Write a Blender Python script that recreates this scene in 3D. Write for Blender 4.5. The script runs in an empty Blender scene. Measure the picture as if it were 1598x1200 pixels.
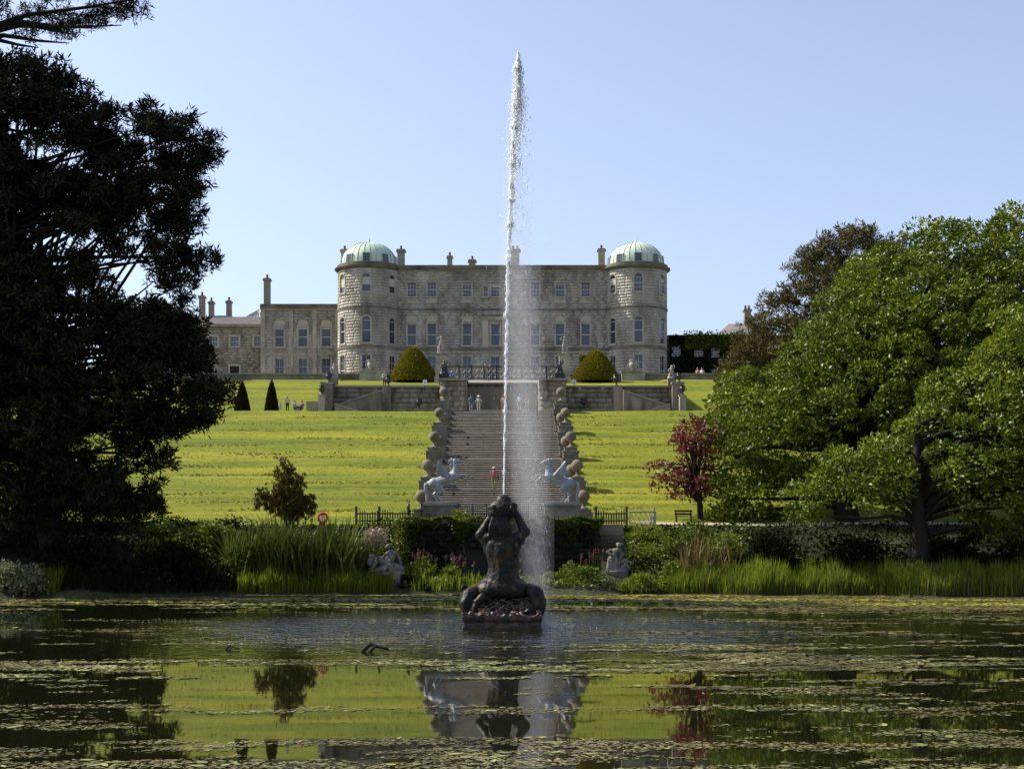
import bpy, bmesh, math, random
import numpy as np
from mathutils import Vector, Matrix, Quaternion
rng = np.random.default_rng(7)
random.seed(7)
sc = bpy.context.scene
col = sc.collection
R = math.radians

# ------------------------------------------------------------------ camera, sky, sun, exposure
F, CX, YH, CH = 2300.0, 784.0, 842.0, 3.3          # focal length in photo pixels, axis column, horizon row, eye height
cam = bpy.data.cameras.new('camera'); camo = bpy.data.objects.new('camera', cam); col.objects.link(camo)
camo.location = (0, 0, CH); camo.rotation_euler = (R(90), 0, 0)
cam.sensor_width = 36; cam.lens = 36*F/1598; cam.shift_x = (799-CX)/1598; cam.shift_y = (YH-600)/1598
cam.clip_start = .5; cam.clip_end = 6000
sc.camera = camo
SUN_EL, SUN_AZ = 43.0, 17.0                         # sun stands to the left, AZ degrees behind the facade plane
sdir = Vector((-math.cos(R(SUN_EL))*math.cos(R(SUN_AZ)), math.cos(R(SUN_EL))*math.sin(R(SUN_AZ)), math.sin(R(SUN_EL))))
w = bpy.data.worlds.new('World'); sc.world = w; w.use_nodes = True
nt = w.node_tree; nt.nodes.clear()
sky = nt.nodes.new('ShaderNodeTexSky'); sky.sky_type = 'NISHITA'; sky.sun_disc = False
sky.sun_elevation = R(SUN_EL); sky.sun_rotation = R(-(90-SUN_AZ))
sky.altitude = 200; sky.air_density = 1.0; sky.dust_density = 2.4; sky.ozone_density = 5.0
bg = nt.nodes.new('ShaderNodeBackground'); bg.inputs[1].default_value = .118
wo = nt.nodes.new('ShaderNodeOutputWorld'); hs_ = nt.nodes.new('ShaderNodeHueSaturation'); hs_.inputs['Hue'].default_value = .506; hs_.inputs['Saturation'].default_value = .74; nt.links.new(sky.outputs[0], hs_.inputs['Color']); nt.links.new(hs_.outputs[0], bg.inputs[0]); nt.links.new(bg.outputs[0], wo.inputs[0])
sl = bpy.data.lights.new('sun', 'SUN'); sl.energy = 4.0; sl.angle = R(.53); sl.color = (1, .93, .80)
so = bpy.data.objects.new('sun', sl); col.objects.link(so)
so.rotation_euler = sdir.to_track_quat('Z', 'Y').to_euler(); so.location = sdir*300
sc.view_settings.view_transform = 'Standard'; sc.view_settings.look = 'None'; sc.view_settings.gamma = 1
sc.view_settings.exposure = 0.9
sc.render.engine = 'CYCLES'; sc.cycles.transparent_max_bounces = 64; sc.cycles.max_bounces = 14; sc.cycles.diffuse_bounces = 6; sc.cycles.transmission_bounces = 10

# ------------------------------------------------------------------ helpers
def at(px, py, Y):                                   # a point of the place seen at a photo pixel, at distance Y
    return Vector(((px-CX)*Y/F, Y, CH+(YH-py)*Y/F))
def np_mesh(name, V, Fc, smooth=False):
    V = np.asarray(V, np.float32).reshape(-1, 3); Fc = np.asarray(Fc, np.int32)
    k = Fc.shape[1]; me = bpy.data.meshes.new(name)
    me.vertices.add(len(V)); me.vertices.foreach_set('co', V.ravel())
    me.loops.add(Fc.size); me.loops.foreach_set('vertex_index', Fc.ravel())
    me.polygons.add(len(Fc)); me.polygons.foreach_set('loop_start', np.arange(len(Fc), dtype=np.int32)*k)
    if smooth: me.polygons.foreach_set('use_smooth', np.ones(len(Fc), bool))
    me.update(calc_edges=True); return me
class MB:
    def __init__(s): s.v = []; s.f = []; s.m = []; s.mi = 0
    def add(s, vs, fs):
        n = len(s.v); s.v += [tuple(v) for v in vs]; s.f += [tuple(i+n for i in f) for f in fs]; s.m += [s.mi]*len(fs)
    def box(s, x0, x1, y0, y1, z0, z1):
        s.add([(x0,y0,z0),(x1,y0,z0),(x1,y1,z0),(x0,y1,z0),(x0,y0,z1),(x1,y0,z1),(x1,y1,z1),(x0,y1,z1)],
              [(0,3,2,1),(4,5,6,7),(0,1,5,4),(1,2,6,5),(2,3,7,6),(3,0,4,7)]); return s
    def prism(s, pts, y0, y1):                      # polygon in x,z extruded along y
        n = len(pts)
        s.add([(p[0],y0,p[1]) for p in pts]+[(p[0],y1,p[1]) for p in pts],
              [tuple(range(n)), tuple(range(2*n-1,n-1,-1))]+[(i,i+n,(i+1)%n+n,(i+1)%n) for i in range(n)]); return s
    def lathe(s, prof, c=(0,0,0), seg=16, a0=0., a1=2*math.pi):
        full = abs(a1-a0-2*math.pi) < 1e-6; m = seg if full else seg+1; vs = []
        for r, z in prof:
            for i in range(m):
                a = a0+(a1-a0)*i/seg; vs.append((c[0]+r*math.sin(a), c[1]-r*math.cos(a), c[2]+z))
        fs = []
        for j in range(len(prof)-1):
            for i in range(seg):
                k = (i+1) % m; fs.append((j*m+i, j*m+k, (j+1)*m+k, (j+1)*m+i))
        s.add(vs, fs); return s
    def tube(s, path, rad, seg=6):
        P = [Vector(p) for p in path]; n = len(P)
        rad = rad if hasattr(rad, '__len__') else [rad]*n; vs = []; fs = []; up = Vector((0,0,1)); u = None
        for i, p in enumerate(P):
            d = (P[min(i+1,n-1)]-P[max(i-1,0)])
            d = d.normalized() if d.length > 1e-9 else Vector((0,0,1))
            if u is None:
                u = d.cross(up if abs(d.z) < .95 else Vector((1,0,0))).normalized()
            else:
                u = (u-d*u.dot(d)); u = u.normalized() if u.length > 1e-6 else d.orthogonal().normalized()
            v = d.cross(u)
            for k in range(seg):
                a = 2*math.pi*k/seg; vs.append(p+(u*math.cos(a)+v*math.sin(a))*rad[i])
        for i in range(n-1):
            for k in range(seg):
                l = (k+1) % seg; fs.append((i*seg+k, i*seg+l, (i+1)*seg+l, (i+1)*seg+k))
        fs.append(tuple(range(seg-1,-1,-1))); fs.append(tuple((n-1)*seg+k for k in range(seg)))
        s.add(vs, fs); return s
    def mesh(s, name, mats, smooth=False):
        me = bpy.data.meshes.new(name); me.from_pydata(s.v, [], s.f)
        for m in (mats if isinstance(mats, (list, tuple)) else [mats]): me.materials.append(m)
        me.polygons.foreach_set('material_index', s.m)
        if smooth: me.polygons.foreach_set('use_smooth', [True]*len(s.f))
        bm = bmesh.new(); bm.from_mesh(me); bmesh.ops.recalc_face_normals(bm, faces=bm.faces); bm.to_mesh(me); bm.free()
        me.update(); return me
    def build(s, name, mats, parent=None, smooth=False, loc=None):
        return ob(name, s.mesh(name, mats, smooth), parent, loc)
def ob(name, me, parent=None, loc=None):
    o = bpy.data.objects.new(name, me); col.objects.link(o)
    if parent is not None:
        o.parent = parent
        if loc is None: o.matrix_parent_inverse = PW[parent.name].inverted()   # mesh given in world coordinates
    if loc is not None: o.location = loc
    PW[o.name] = (PW[parent.name] if parent is not None and loc is not None else Matrix.Identity(4)) @ Matrix.Translation(loc if loc is not None else (0,0,0))
    return o
PW = {}
def tag(o, label=None, cat=None, group=None, kind=None):
    if label: o['label'] = label
    if cat: o['category'] = cat
    if group: o['group'] = group
    if kind: o['kind'] = kind
    return o
def thing(name, label, cat, loc=(0,0,0), group=None, rz=0):
    o = bpy.data.objects.new(name, None); col.objects.link(o); o.location = loc; o.rotation_euler = (0,0,rz); o.empty_display_size = .2
    PW[o.name] = Matrix.Translation(loc) @ Matrix.Rotation(rz, 4, 'Z')
    return tag(o, label, cat, group)
def child(name, me, parent, loc=(0,0,0), rz=0):     # mesh in the parent's own coordinates
    o = ob(name, me, parent, loc); o.rotation_euler = (0,0,rz); return o
def copy_tree(src, loc, label, rz=None, parent=None):
    c = src.copy(); col.objects.link(c)
    if parent is not None: c.parent = parent
    else:
        c.location = loc
        if rz is not None: c.rotation_euler = (0,0,rz)
        if label: c['label'] = label
    for ch in list(src.children): copy_tree(ch, None, None, parent=c)
    return c

# ------------------------------------------------------------------ materials
def nd(t, typ, **kw):
    n = t.nodes.new(typ)
    for k, v in kw.items(): setattr(n, k, v)
    return n
def ramp(t, cols, pos=None):
    n = t.nodes.new('ShaderNodeValToRGB'); e = n.color_ramp.elements
    pos = pos or [i/(len(cols)-1) for i in range(len(cols))]
    while len(e) < len(cols): e.new(.5)
    for i, c in enumerate(cols): e[i].position = pos[i]; e[i].color = (*c, 1)
    return n
def mat(name, cols, scale=1., rough=.7, bump=0., bscale=None, island=0., spec=.3, metal=0., detail=6, stretch=(1,1,1), pos=None, bdist=.02):
    m = bpy.data.materials.new(name); m.use_nodes = True; t = m.node_tree; p = t.nodes['Principled BSDF']; L = t.links.new
    p.inputs['Roughness'].default_value = rough; p.inputs['Specular IOR Level'].default_value = spec; p.inputs['Metallic'].default_value = metal
    g = nd(t, 'ShaderNodeNewGeometry'); mp = nd(t, 'ShaderNodeMapping'); mp.inputs['Scale'].default_value = stretch
    L(g.outputs['Position'], mp.inputs['Vector'])
    n = nd(t, 'ShaderNodeTexNoise'); n.inputs['Scale'].default_value = scale; n.inputs['Detail'].default_value = detail; n.inputs['Roughness'].default_value = .62
    L(mp.outputs[0], n.inputs['Vector'])
    if not isinstance(cols[0], (tuple, list)): cols = [cols, cols]
    r = ramp(t, cols, pos or [.3+.4*i/(len(cols)-1) for i in range(len(cols))]); src = r.outputs[0]
    L(n.outputs['Fac'], r.inputs[0])
    if island:
        h = nd(t, 'ShaderNodeHueSaturation'); mr = nd(t, 'ShaderNodeMapRange')
        mr.inputs['To Min'].default_value = 1-island; mr.inputs['To Max'].default_value = 1+island
        oi = nd(t, 'ShaderNodeObjectInfo'); ad = nd(t, 'ShaderNodeMath', operation='ADD'); fr = nd(t, 'ShaderNodeMath', operation='FRACT'); L(g.outputs['Random Per Island'], ad.inputs[0]); L(oi.outputs['Random'], ad.inputs[1]); L(ad.outputs[0], fr.inputs[0]); L(fr.outputs[0], mr.inputs['Value']); L(mr.outputs[0], h.inputs['Value']); L(src, h.inputs['Color']); src = h.outputs[0]
    L(src, p.inputs['Base Color'])
    if bump:
        b = nd(t, 'ShaderNodeBump'); b.inputs['Strength'].default_value = bump; b.inputs['Distance'].default_value = bdist
        n2 = nd(t, 'ShaderNodeTexNoise'); n2.inputs['Scale'].default_value = bscale or scale*6; n2.inputs['Detail'].default_value = 5
        L(mp.outputs[0], n2.inputs['Vector']); L(n2.outputs['Fac'], b.inputs['Height']); L(b.outputs[0], p.inputs['Normal'])
    return m
def leafmat(name, cols, trans=.35, rough=.45, spec=.25, scale=.25):
    m = bpy.data.materials.new(name); m.use_nodes = True; t = m.node_tree; p = t.nodes['Principled BSDF']; L = t.links.new
    g = nd(t, 'ShaderNodeNewGeometry'); r = ramp(t, cols)
    n = nd(t, 'ShaderNodeTexNoise'); n.inputs['Scale'].default_value = scale; L(g.outputs['Position'], n.inputs['Vector'])
    a = nd(t, 'ShaderNodeMath', operation='MULTIPLY_ADD'); a.inputs[1].default_value = .6; L(g.outputs['Random Per Island'], a.inputs[0])
    b = nd(t, 'ShaderNodeMath', operation='MULTIPLY_ADD'); b.inputs[1].default_value = .8; b.inputs[2].default_value = -.2
    L(n.outputs['Fac'], b.inputs[0]); L(b.outputs[0], a.inputs[2]); L(a.outputs[0], r.inputs[0])
    L(r.outputs[0], p.inputs['Base Color']); p.inputs['Roughness'].default_value = rough; p.inputs['Specular IOR Level'].default_value = spec
    tr = nd(t, 'ShaderNodeBsdfTranslucent'); L(r.outputs[0], tr.inputs['Color']); mx = nd(t, 'ShaderNodeMixShader'); mx.inputs[0].default_value = trans
    L(p.outputs[0], mx.inputs[1]); L(tr.outputs[0], mx.inputs[2]); L(mx.outputs[0], t.nodes['Material Output'].inputs[0])
    return m
ST = mat('granite_ashlar', [(.15,.135,.108),(.33,.305,.25),(.50,.47,.39)], .40, .85, .35, 9, island=.09, stretch=(1,1,.5), detail=10)
ST2 = mat('granite_wing', [(.17,.155,.12),(.31,.285,.225),(.43,.40,.32)], .42, .85, .35, 9, island=.09, stretch=(.7,1,1))
STB = mat('granite_brown', [(.15,.125,.085),(.27,.235,.17),(.36,.315,.24)], .6, .85, .5, 9, island=.15)
JOINT = mat('mortar_joint', [(.14,.12,.09),(.22,.195,.15)], 1.2, .9)
TRIM = mat('dressed_stone', [(.21,.185,.135),(.36,.32,.24),(.48,.435,.34)], .8, .8, .3, 12)
LUN = mat('pale_lunette', [(.36,.32,.235),(.47,.42,.32)], 1.2, .8)
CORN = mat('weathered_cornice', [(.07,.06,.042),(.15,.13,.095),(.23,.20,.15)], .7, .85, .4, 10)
CHIM = mat('chimney_stone', [(.17,.15,.11),(.30,.26,.19)], 1.1, .85, .4, 10)
POT = mat('chimney_pot', [(.10,.04,.03),(.17,.07,.05)], 2, .8)
COPPER = mat('green_copper', [(.38,.49,.38),(.52,.61,.48),(.60,.66,.54)], .7, .6, .15, 5, stretch=(1,1,.3))
COPPERD = mat('copper_seam', [(.22,.30,.22),(.32,.40,.30)], 2, .6)
SLATE = mat('slate', [(.16,.135,.13),(.26,.225,.215)], .9, .7, .4, 6, stretch=(1,1,4), island=.1)
LEAD = mat('lead_flashing', [(.16,.18,.23),(.26,.28,.33)], 1, .5)
WHITEP = mat('white_sash_paint', [(.42,.42,.40),(.52,.52,.50)], 3, .5)
GLASS = mat('window_glass', [(.018,.023,.032),(.045,.052,.066)], .35, .06, spec=.7)
GLASSD = mat('dark_glass', [(.02,.024,.03),(.05,.055,.06)], .4, .06, spec=.7)
BLIND = mat('roller_blind', [(.40,.38,.33),(.48,.46,.41)], 1, .8)
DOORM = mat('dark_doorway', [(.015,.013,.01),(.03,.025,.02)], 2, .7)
WALLST = mat('retaining_stone', [(.085,.07,.052),(.22,.188,.14),(.33,.285,.215)], .5, .9, .5, 7, island=.12, stretch=(1.3,1,.6))
COPE = mat('coping_stone', [(.19,.165,.12),(.31,.28,.22)], .9, .85, .4, 8)
STEPM = mat('step_stone', [(.07,.056,.042),(.14,.113,.085),(.21,.18,.14)], .6, .85, .4, 9, island=.12, stretch=(.5,1,1))
PEDM = mat('pedestal_stone', [(.07,.062,.047),(.16,.143,.11),(.25,.23,.185)], 1.1, .85, .5, 8)
BALLM = mat('lichen_ball', [(.08,.063,.042),(.16,.13,.09),(.23,.20,.15)], 2.2, .9, .5, 12)
ZINC = mat('pale_zinc_paint', [(.19,.20,.21),(.33,.34,.35)], 1.6, .38, .15, 10, spec=.5)
MARBLE = mat('weathered_marble', [(.22,.20,.155),(.42,.39,.33)], 3, .7, .3, 14)
GREYSTAT = mat('grey_stone_statue', [(.06,.055,.045),(.16,.15,.125),(.26,.245,.21)], 3, .8, .5, 14)
IRON = mat('black_iron', [(.010,.010,.011),(.025,.025,.027)], 3, .45, spec=.4)
BRONZE = mat('black_bronze', [(.012,.012,.012),(.035,.033,.03)], 3, .35, spec=.5)
WOODF = mat('weathered_fence_wood', [(.05,.04,.033),(.11,.09,.077)], 3, .8, .3, 20)
WOODB = mat('dark_brown_timber', [(.035,.018,.012),(.07,.04,.028)], 3, .7)
GREYW = mat('grey_gate_timber', [(.24,.23,.20),(.36,.35,.31)], 3, .8)
RED = mat('red_lifebuoy', [(.55,.03,.02),(.65,.05,.035)], 3, .5)
WHITE = mat('white_board', [(.75,.75,.76),(.8,.8,.8)], 3, .5)
BARK = mat('bark', [(.010,.008,.005),(.032,.024,.016)], 3, .95, .8, 12, stretch=(1,1,.3))
SOIL = mat('bank_soil', [(.010,.010,.004),(.024,.028,.008),(.04,.055,.011)], .8, .95, .8, 4, bdist=.2)
PATH = mat('gravel_path', [(.33,.28,.20),(.43,.37,.28)], 1.5, .9, .4, 20)
GRAVEL = mat('terrace_gravel', [(.22,.195,.15),(.30,.27,.21)], 1.5, .9)

# ------------------------------------------------------------------ setting: ground, lawn, water, path
def lawnmat():
    m = bpy.data.materials.new('mown_lawn'); m.use_nodes = True; t = m.node_tree; p = t.nodes['Principled BSDF']; L = t.links.new
    p.inputs['Roughness'].default_value = .9; p.inputs['Specular IOR Level'].default_value = .15
    g = nd(t, 'ShaderNodeNewGeometry')
    def noise(sc_, st, det=5):
        mp = nd(t, 'ShaderNodeMapping'); mp.inputs['Scale'].default_value = st; L(g.outputs['Position'], mp.inputs['Vector'])
        n = nd(t, 'ShaderNodeTexNoise'); n.inputs['Scale'].default_value = sc_; n.inputs['Detail'].default_value = det; n.inputs['Roughness'].default_value = .65
        L(mp.outputs[0], n.inputs['Vector']); return n
    n1 = noise(.62, (.035, 1, 0)); n2 = noise(.13, (.5, 1, 0)); n3 = noise(5, (.35, 1, 0)); n4 = noise(1.3, (.06, 1, 0), 4)
    r1 = ramp(t, [(.085,.115,.009),(.165,.182,.013),(.26,.248,.020)], [.30,.5,.70]); L(n1.outputs['Fac'], r1.inputs[0])
    r2 = ramp(t, [(.70,.80,.7),(1.15,1.08,1)], [.35,.68]); L(n2.outputs['Fac'], r2.inputs[0])
    mx = nd(t, 'ShaderNodeMix', data_type='RGBA', blend_type='MULTIPLY'); mx.inputs[0].default_value = 1
    L(r1.outputs[0], mx.inputs[6]); L(r2.outputs[0], mx.inputs[7])
    r3 = ramp(t, [(.62,.65,.55),(1.28,1.24,1.28)], [.34,.66]); L(n3.outputs['Fac'], r3.inputs[0])
    mx2 = nd(t, 'ShaderNodeMix', data_type='RGBA', blend_type='MULTIPLY'); mx2.inputs[0].default_value = .8
    L(mx.outputs[2], mx2.inputs[6]); L(r3.outputs[0], mx2.inputs[7])
    r4 = ramp(t, [(0,0,0),(1,1,1)], [.60,.70]); L(n4.outputs['Fac'], r4.inputs[0])       # straw-coloured clippings left in rows
    mx3 = nd(t, 'ShaderNodeMix', data_type='RGBA'); L(r4.outputs[0], mx3.inputs[0]); L(mx2.outputs[2], mx3.inputs[6]); mx3.inputs[7].default_value = (.24,.20,.028,1)
    L(mx3.outputs[2], p.inputs['Base Color'])
    b = nd(t, 'ShaderNodeBump'); b.inputs['Strength'].default_value = .7; b.inputs['Distance'].default_value = .08
    n5 = noise(9, (.6, 1, 1), 4); L(n5.outputs['Fac'], b.inputs['Height']); L(b.outputs[0], p.inputs['Normal'])
    return m
LAWN = lawnmat()
LY = [108.5, 118.6, 128.5, 138.5]; LZ = [6.98, 9.80, 12.57, 15.40]; LD = 1.25      # fronts and heights of the stair landings
KY = [-400, 8, 14, 84, 87, 89.3, 91.2, 94.5, 97.2, 100.2, LY[0], LY[0]+LD, LY[1], LY[1]+LD, LY[2], LY[2]+LD, LY[3], 146, 163.6, 166, 1500]
KZ = [2.2, 1.5, -1.2, -1.2, -.5, .25, 1.3, 3.1, 4.25, 4.5, LZ[0]-.03, LZ[0], LZ[1]-.03, LZ[1], LZ[2]-.03, LZ[2], LZ[3]-.03, 15.55, 21.05, 21.2, 21.2]
def shore_shift(X):
    X = np.asarray(X, float)
    return 4.0*np.clip((np.abs(X)-9)/16, 0, 1)+2.5*np.clip((-X-17)/6, 0, 1)+18*np.clip((np.abs(X)-32)/30, 0, 2)+.5*np.sin(X*.55)+.3*np.sin(X*1.3+1)
def ground_z(X, Y):
    X = np.asarray(X, float); Y = np.asarray(Y, float)
    f = np.clip((96.5-Y)/9, 0, 1)*(Y > 60)
    Ye = np.where(Y < 97, Y+shore_shift(X)*np.clip((98-Y)/9, 0, 1), Y)
    Z = np.interp(Ye, KY, KZ)
    fade = np.clip((Y-100)/4, 0, 1)*np.clip((150-Y)/5, 0, 1)*np.clip((np.abs(X)-5.9)/1.2, 0, 1)
    Z = Z+fade*(.045*np.sin(Y*2.9+.3*np.sin(X*.13))+.03*np.sin(Y*5.3+.5*np.sin(X*.09+1))+.05*np.sin(X*.21+Y*.35)+.02*np.sin(X*.63-Y*1.1)+.13*sum(np.exp(-((Y-l_-.05)/.38)**2) for l_ in LY[:3]))
    # centre: low planted strip before the grotto wall, level landing before the retaining wall
    c1 = (np.abs(X) < 6.2) & (Y > 90) & (Y < 94.3); Z = np.where(c1, np.minimum(Z, .35+.15*(Y-90)), Z)
    c1b = (np.abs(X) < 6.2) & (Y >= 94.3) & (Y < 97.2); Z = np.where(c1b, 4.35, Z)
    wid = np.where((Y > 138.6) & (Y < 148.05), 1, 0)*(np.abs(X) < 18.0); Z = np.where(wid > 0, 15.36, Z)
    wid2 = (np.abs(X) < 3.6) & (Y > 138.6) & (Y < 150.2); Z = np.where(wid2, 15.36, Z)
    c3 = (np.abs(X) < 17.9) & (Y >= np.where(np.abs(X) < 3.6, 150.2, 148.05)) & (Y < 164.5); Z = np.where(c3, 18.55+(Y-148)*(21.05-18.55)/16.5, Z)
    c4 = (np.abs(X) < 6.0) & (Y >= np.where(np.abs(X) < 3.6, 150.2, 146.3)) & (Y < 164.5); Z = np.where(c4, np.maximum(Z, 19.1), Z)
    st = (np.abs(X) < 5.5) & (Y > 99.5) & (Y < 139.5); Z = np.where(st, Z-.55, Z)
    return Z
def gz(X, Y): return float(ground_z(np.array([X]), np.array([Y]))[0])
xs = np.unique(np.concatenate([np.arange(-60, 60.1, .6), [-6.21,-6.19,6.19,6.21,-18.01,-17.99,-17.91,-17.89,17.89,17.91,17.99,18.01,-5.51,-5.49,5.49,5.51,-6.01,-5.99,5.99,6.01,-3.61,-3.59,3.59,3.61], np.arange(-500, -60, 20), np.arange(64, 500, 20)]))
ys = np.unique(np.concatenate([np.arange(-60, 84, 6), np.arange(84, 101, .4), np.arange(100, 170, .55), [150.19,150.21,94.29,94.31,148.04,148.06,146.29,146.31,138.55,138.65,164.49,164.51], np.arange(170, 300, 10), np.arange(300, 1500, 100)]))
GX, GY = np.meshgrid(xs, ys); GZ = ground_z(GX, GY)
nx, ny = len(xs), len(ys)
idx = np.arange(nx*ny).reshape(ny, nx)
quads = np.stack([idx[:-1,:-1], idx[:-1,1:], idx[1:,1:], idx[1:,:-1]], -1).reshape(-1, 4)
me = np_mesh('ground', np.stack([GX, GY, GZ], -1), quads, True)
for m in (SOIL, LAWN, GRAVEL): me.materials.append(m)
cy = GY.ravel()[quads].mean(1); cx_ = GX.ravel()[quads].mean(1)
mi = np.where(cy > 97, 1, 0); mi = np.where(cy > 165.5, 2, mi); mi = np.where((np.abs(cx_) < 17.9) & (cy > 138.6) & (cy < 148), 2, mi)
mi = np.where((np.abs(cx_) < 3.6) & (cy > 147) & (cy < 150.2), 2, mi); mi = np.where((np.abs(cx_) < 6) & (cy > 146.3) & (cy < 165), 2, mi)
me.polygons.foreach_set('material_index', mi.astype(np.int32))
tag(ob('ground', me), kind='structure')
def watermat():
    m = bpy.data.materials.new('pond_water'); m.use_nodes = True; t = m.node_tree; p = t.nodes['Principled BSDF']; L = t.links.new
    p.inputs['Base Color'].default_value = (.008,.008,.003,1); p.inputs['Roughness'].default_value = .02; p.inputs['IOR'].default_value = 2.1
    p.inputs['Specular IOR Level'].default_value = .6
    g = nd(t, 'ShaderNodeNewGeometry')
    v = nd(t, 'ShaderNodeVectorMath', operation='DISTANCE'); v.inputs[1].default_value = (1.2, 56, 0); L(g.outputs['Position'], v.inputs[0])
    mr = nd(t, 'ShaderNodeMapRange'); mr.interpolation_type = 'SMOOTHSTEP'; mr.inputs[1].default_value = 3; mr.inputs[2].default_value = 20; mr.inputs[3].default_value = 1; mr.inputs[4].default_value = 0
    L(v.outputs['Value'], mr.inputs[0])
    n = nd(t, 'ShaderNodeTexNoise'); n.inputs['Scale'].default_value = 2.0; n.inputs['Detail'].default_value = 3; L(g.outputs['Position'], n.inputs['Vector'])
    n2 = nd(t, 'ShaderNodeTexNoise'); n2.inputs['Scale'].default_value = .8; n2.inputs['Detail'].default_value = 3; L(g.outputs['Position'], n2.inputs['Vector'])
    b1 = nd(t, 'ShaderNodeBump'); b1.inputs['Strength'].default_value = .06; b1.inputs['Distance'].default_value = .018; L(n2.outputs['Fac'], b1.inputs['Height'])
    b2 = nd(t, 'ShaderNodeBump'); b2.inputs['Distance'].default_value = .22
    mm = nd(t, 'ShaderNodeMath', operation='MULTIPLY'); mm.inputs[1].default_value = .8; L(mr.outputs[0], mm.inputs[0]); L(mm.outputs[0], b2.inputs['Strength'])
    L(n.outputs['Fac'], b2.inputs['Height']); L(b1.outputs[0], b2.inputs['Normal']); L(b2.outputs[0], p.inputs['Normal'])
    return m
wm = MB(); wm.add([(-90,6,0),(90,6,0),(90,95,0),(-90,95,0)], [(0,1,2,3)])
tag(wm.build('pond_water', watermat()), kind='structure')
# gravel path along the foot of the lawn
pv = []; pf = []
px_ = np.arange(9, 60.1, 1.0)
for i, X in enumerate(px_):
    w0 = 97.3+.2*math.sin(X*.3); pv += [(X, w0, gz(X, w0)+.03), (X, w0+2.2, gz(X, w0+2.2)+.03)]
    if i: n = 2*i; pf.append((n-2, n, n+1, n-1))
m_ = MB(); m_.add(pv, pf); tag(m_.build('path', PATH), kind='structure')

# ------------------------------------------------------------------ stone-block walls
def ashlar(mapf, u0, u1, z0, z1, openings=(), course=.37, bl=(.8,1.5), depth=.3, joint=.016, dv=.006, sd=1, useg=1):
    r = random.Random(sd); V = []; Fc = []
    n = max(1, round((z1-z0)/course)); ch = (z1-z0)/n
    for j in range(n):
        a, b = z0+j*ch, z0+(j+1)*ch; zm = (a+b)/2; segs = [(u0, u1)]
        for (uc, hw, zb, zt, arch) in openings:
            if zm < zb or zm > zt: continue
            h = hw
            if arch and zm > zt-hw: h = math.sqrt(max(0, hw*hw-(zm-(zt-hw))**2))
            ns = []
            for s0, s1 in segs:
                if uc+h <= s0 or uc-h >= s1: ns.append((s0, s1)); continue
                if uc-h > s0+.02: ns.append((s0, uc-h))
                if uc+h < s1-.02: ns.append((uc+h, s1))
            segs = ns
        for s0, s1 in segs:
            u = s0
            if s0 == u0: u = s0
            first = True
            while u < s1-1e-4:
                l = r.uniform(*bl)
                if first: l *= r.uniform(.5, 1); first = False
                if s1-(u+l) < bl[0]*.5: l = s1-u
                A, B = u+joint/2, u+l-joint/2; C, D = a+joint/2, b-joint/2; d = r.uniform(-dv, dv); k = len(V)
                for q in range(useg+1):
                    uu = A+(B-A)*q/useg; V += [mapf(uu, C, d), mapf(uu, D, d), mapf(uu, D, -depth), mapf(uu, C, -depth)]
                for q in range(useg):
                    a_ = k+4*q; Fc += [(a_,a_+4,a_+5,a_+1),(a_+1,a_+5,a_+6,a_+2),(a_+4,a_,a_+3,a_+7)]
                e_ = k+4*useg; Fc += [(k,k+1,k+2,k+3),(e_+1,e_,e_+3,e_+2)]
                u += l
    return V, Fc
def flat(Y0): return lambda u, z, d: (u, Y0-d, z)
def blocks(name, parent, m, *a, single=0, **k):
    V, Fc = ashlar(*a, **k)
    if single:                                        # the stones one can pick out are objects of their own
        us = k.get('useg', 1); nv, nf = 4*(us+1), 3*us+2; nb_ = len(V)//nv; order = list(range(nb_)); random.Random(2).shuffle(order)
        one = sorted(order[:single]); rest = sorted(order[single:]); f0 = Fc[:nf]
        for i in one:
            me = np_mesh('stone_block', V[i*nv:(i+1)*nv], f0); me.materials.append(m); ob('stone_block', me, parent)
        if not rest: return None
        V = [v for i in rest for v in V[i*nv:(i+1)*nv]]; Fc = [tuple(q+j*nv for q in f) for j in range(len(rest)) for f in f0]
    me = np_mesh(name, V, Fc); me.materials.append(m)
    o = ob(name, me, parent); o['kind'] = 'stuff'; return o

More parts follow.
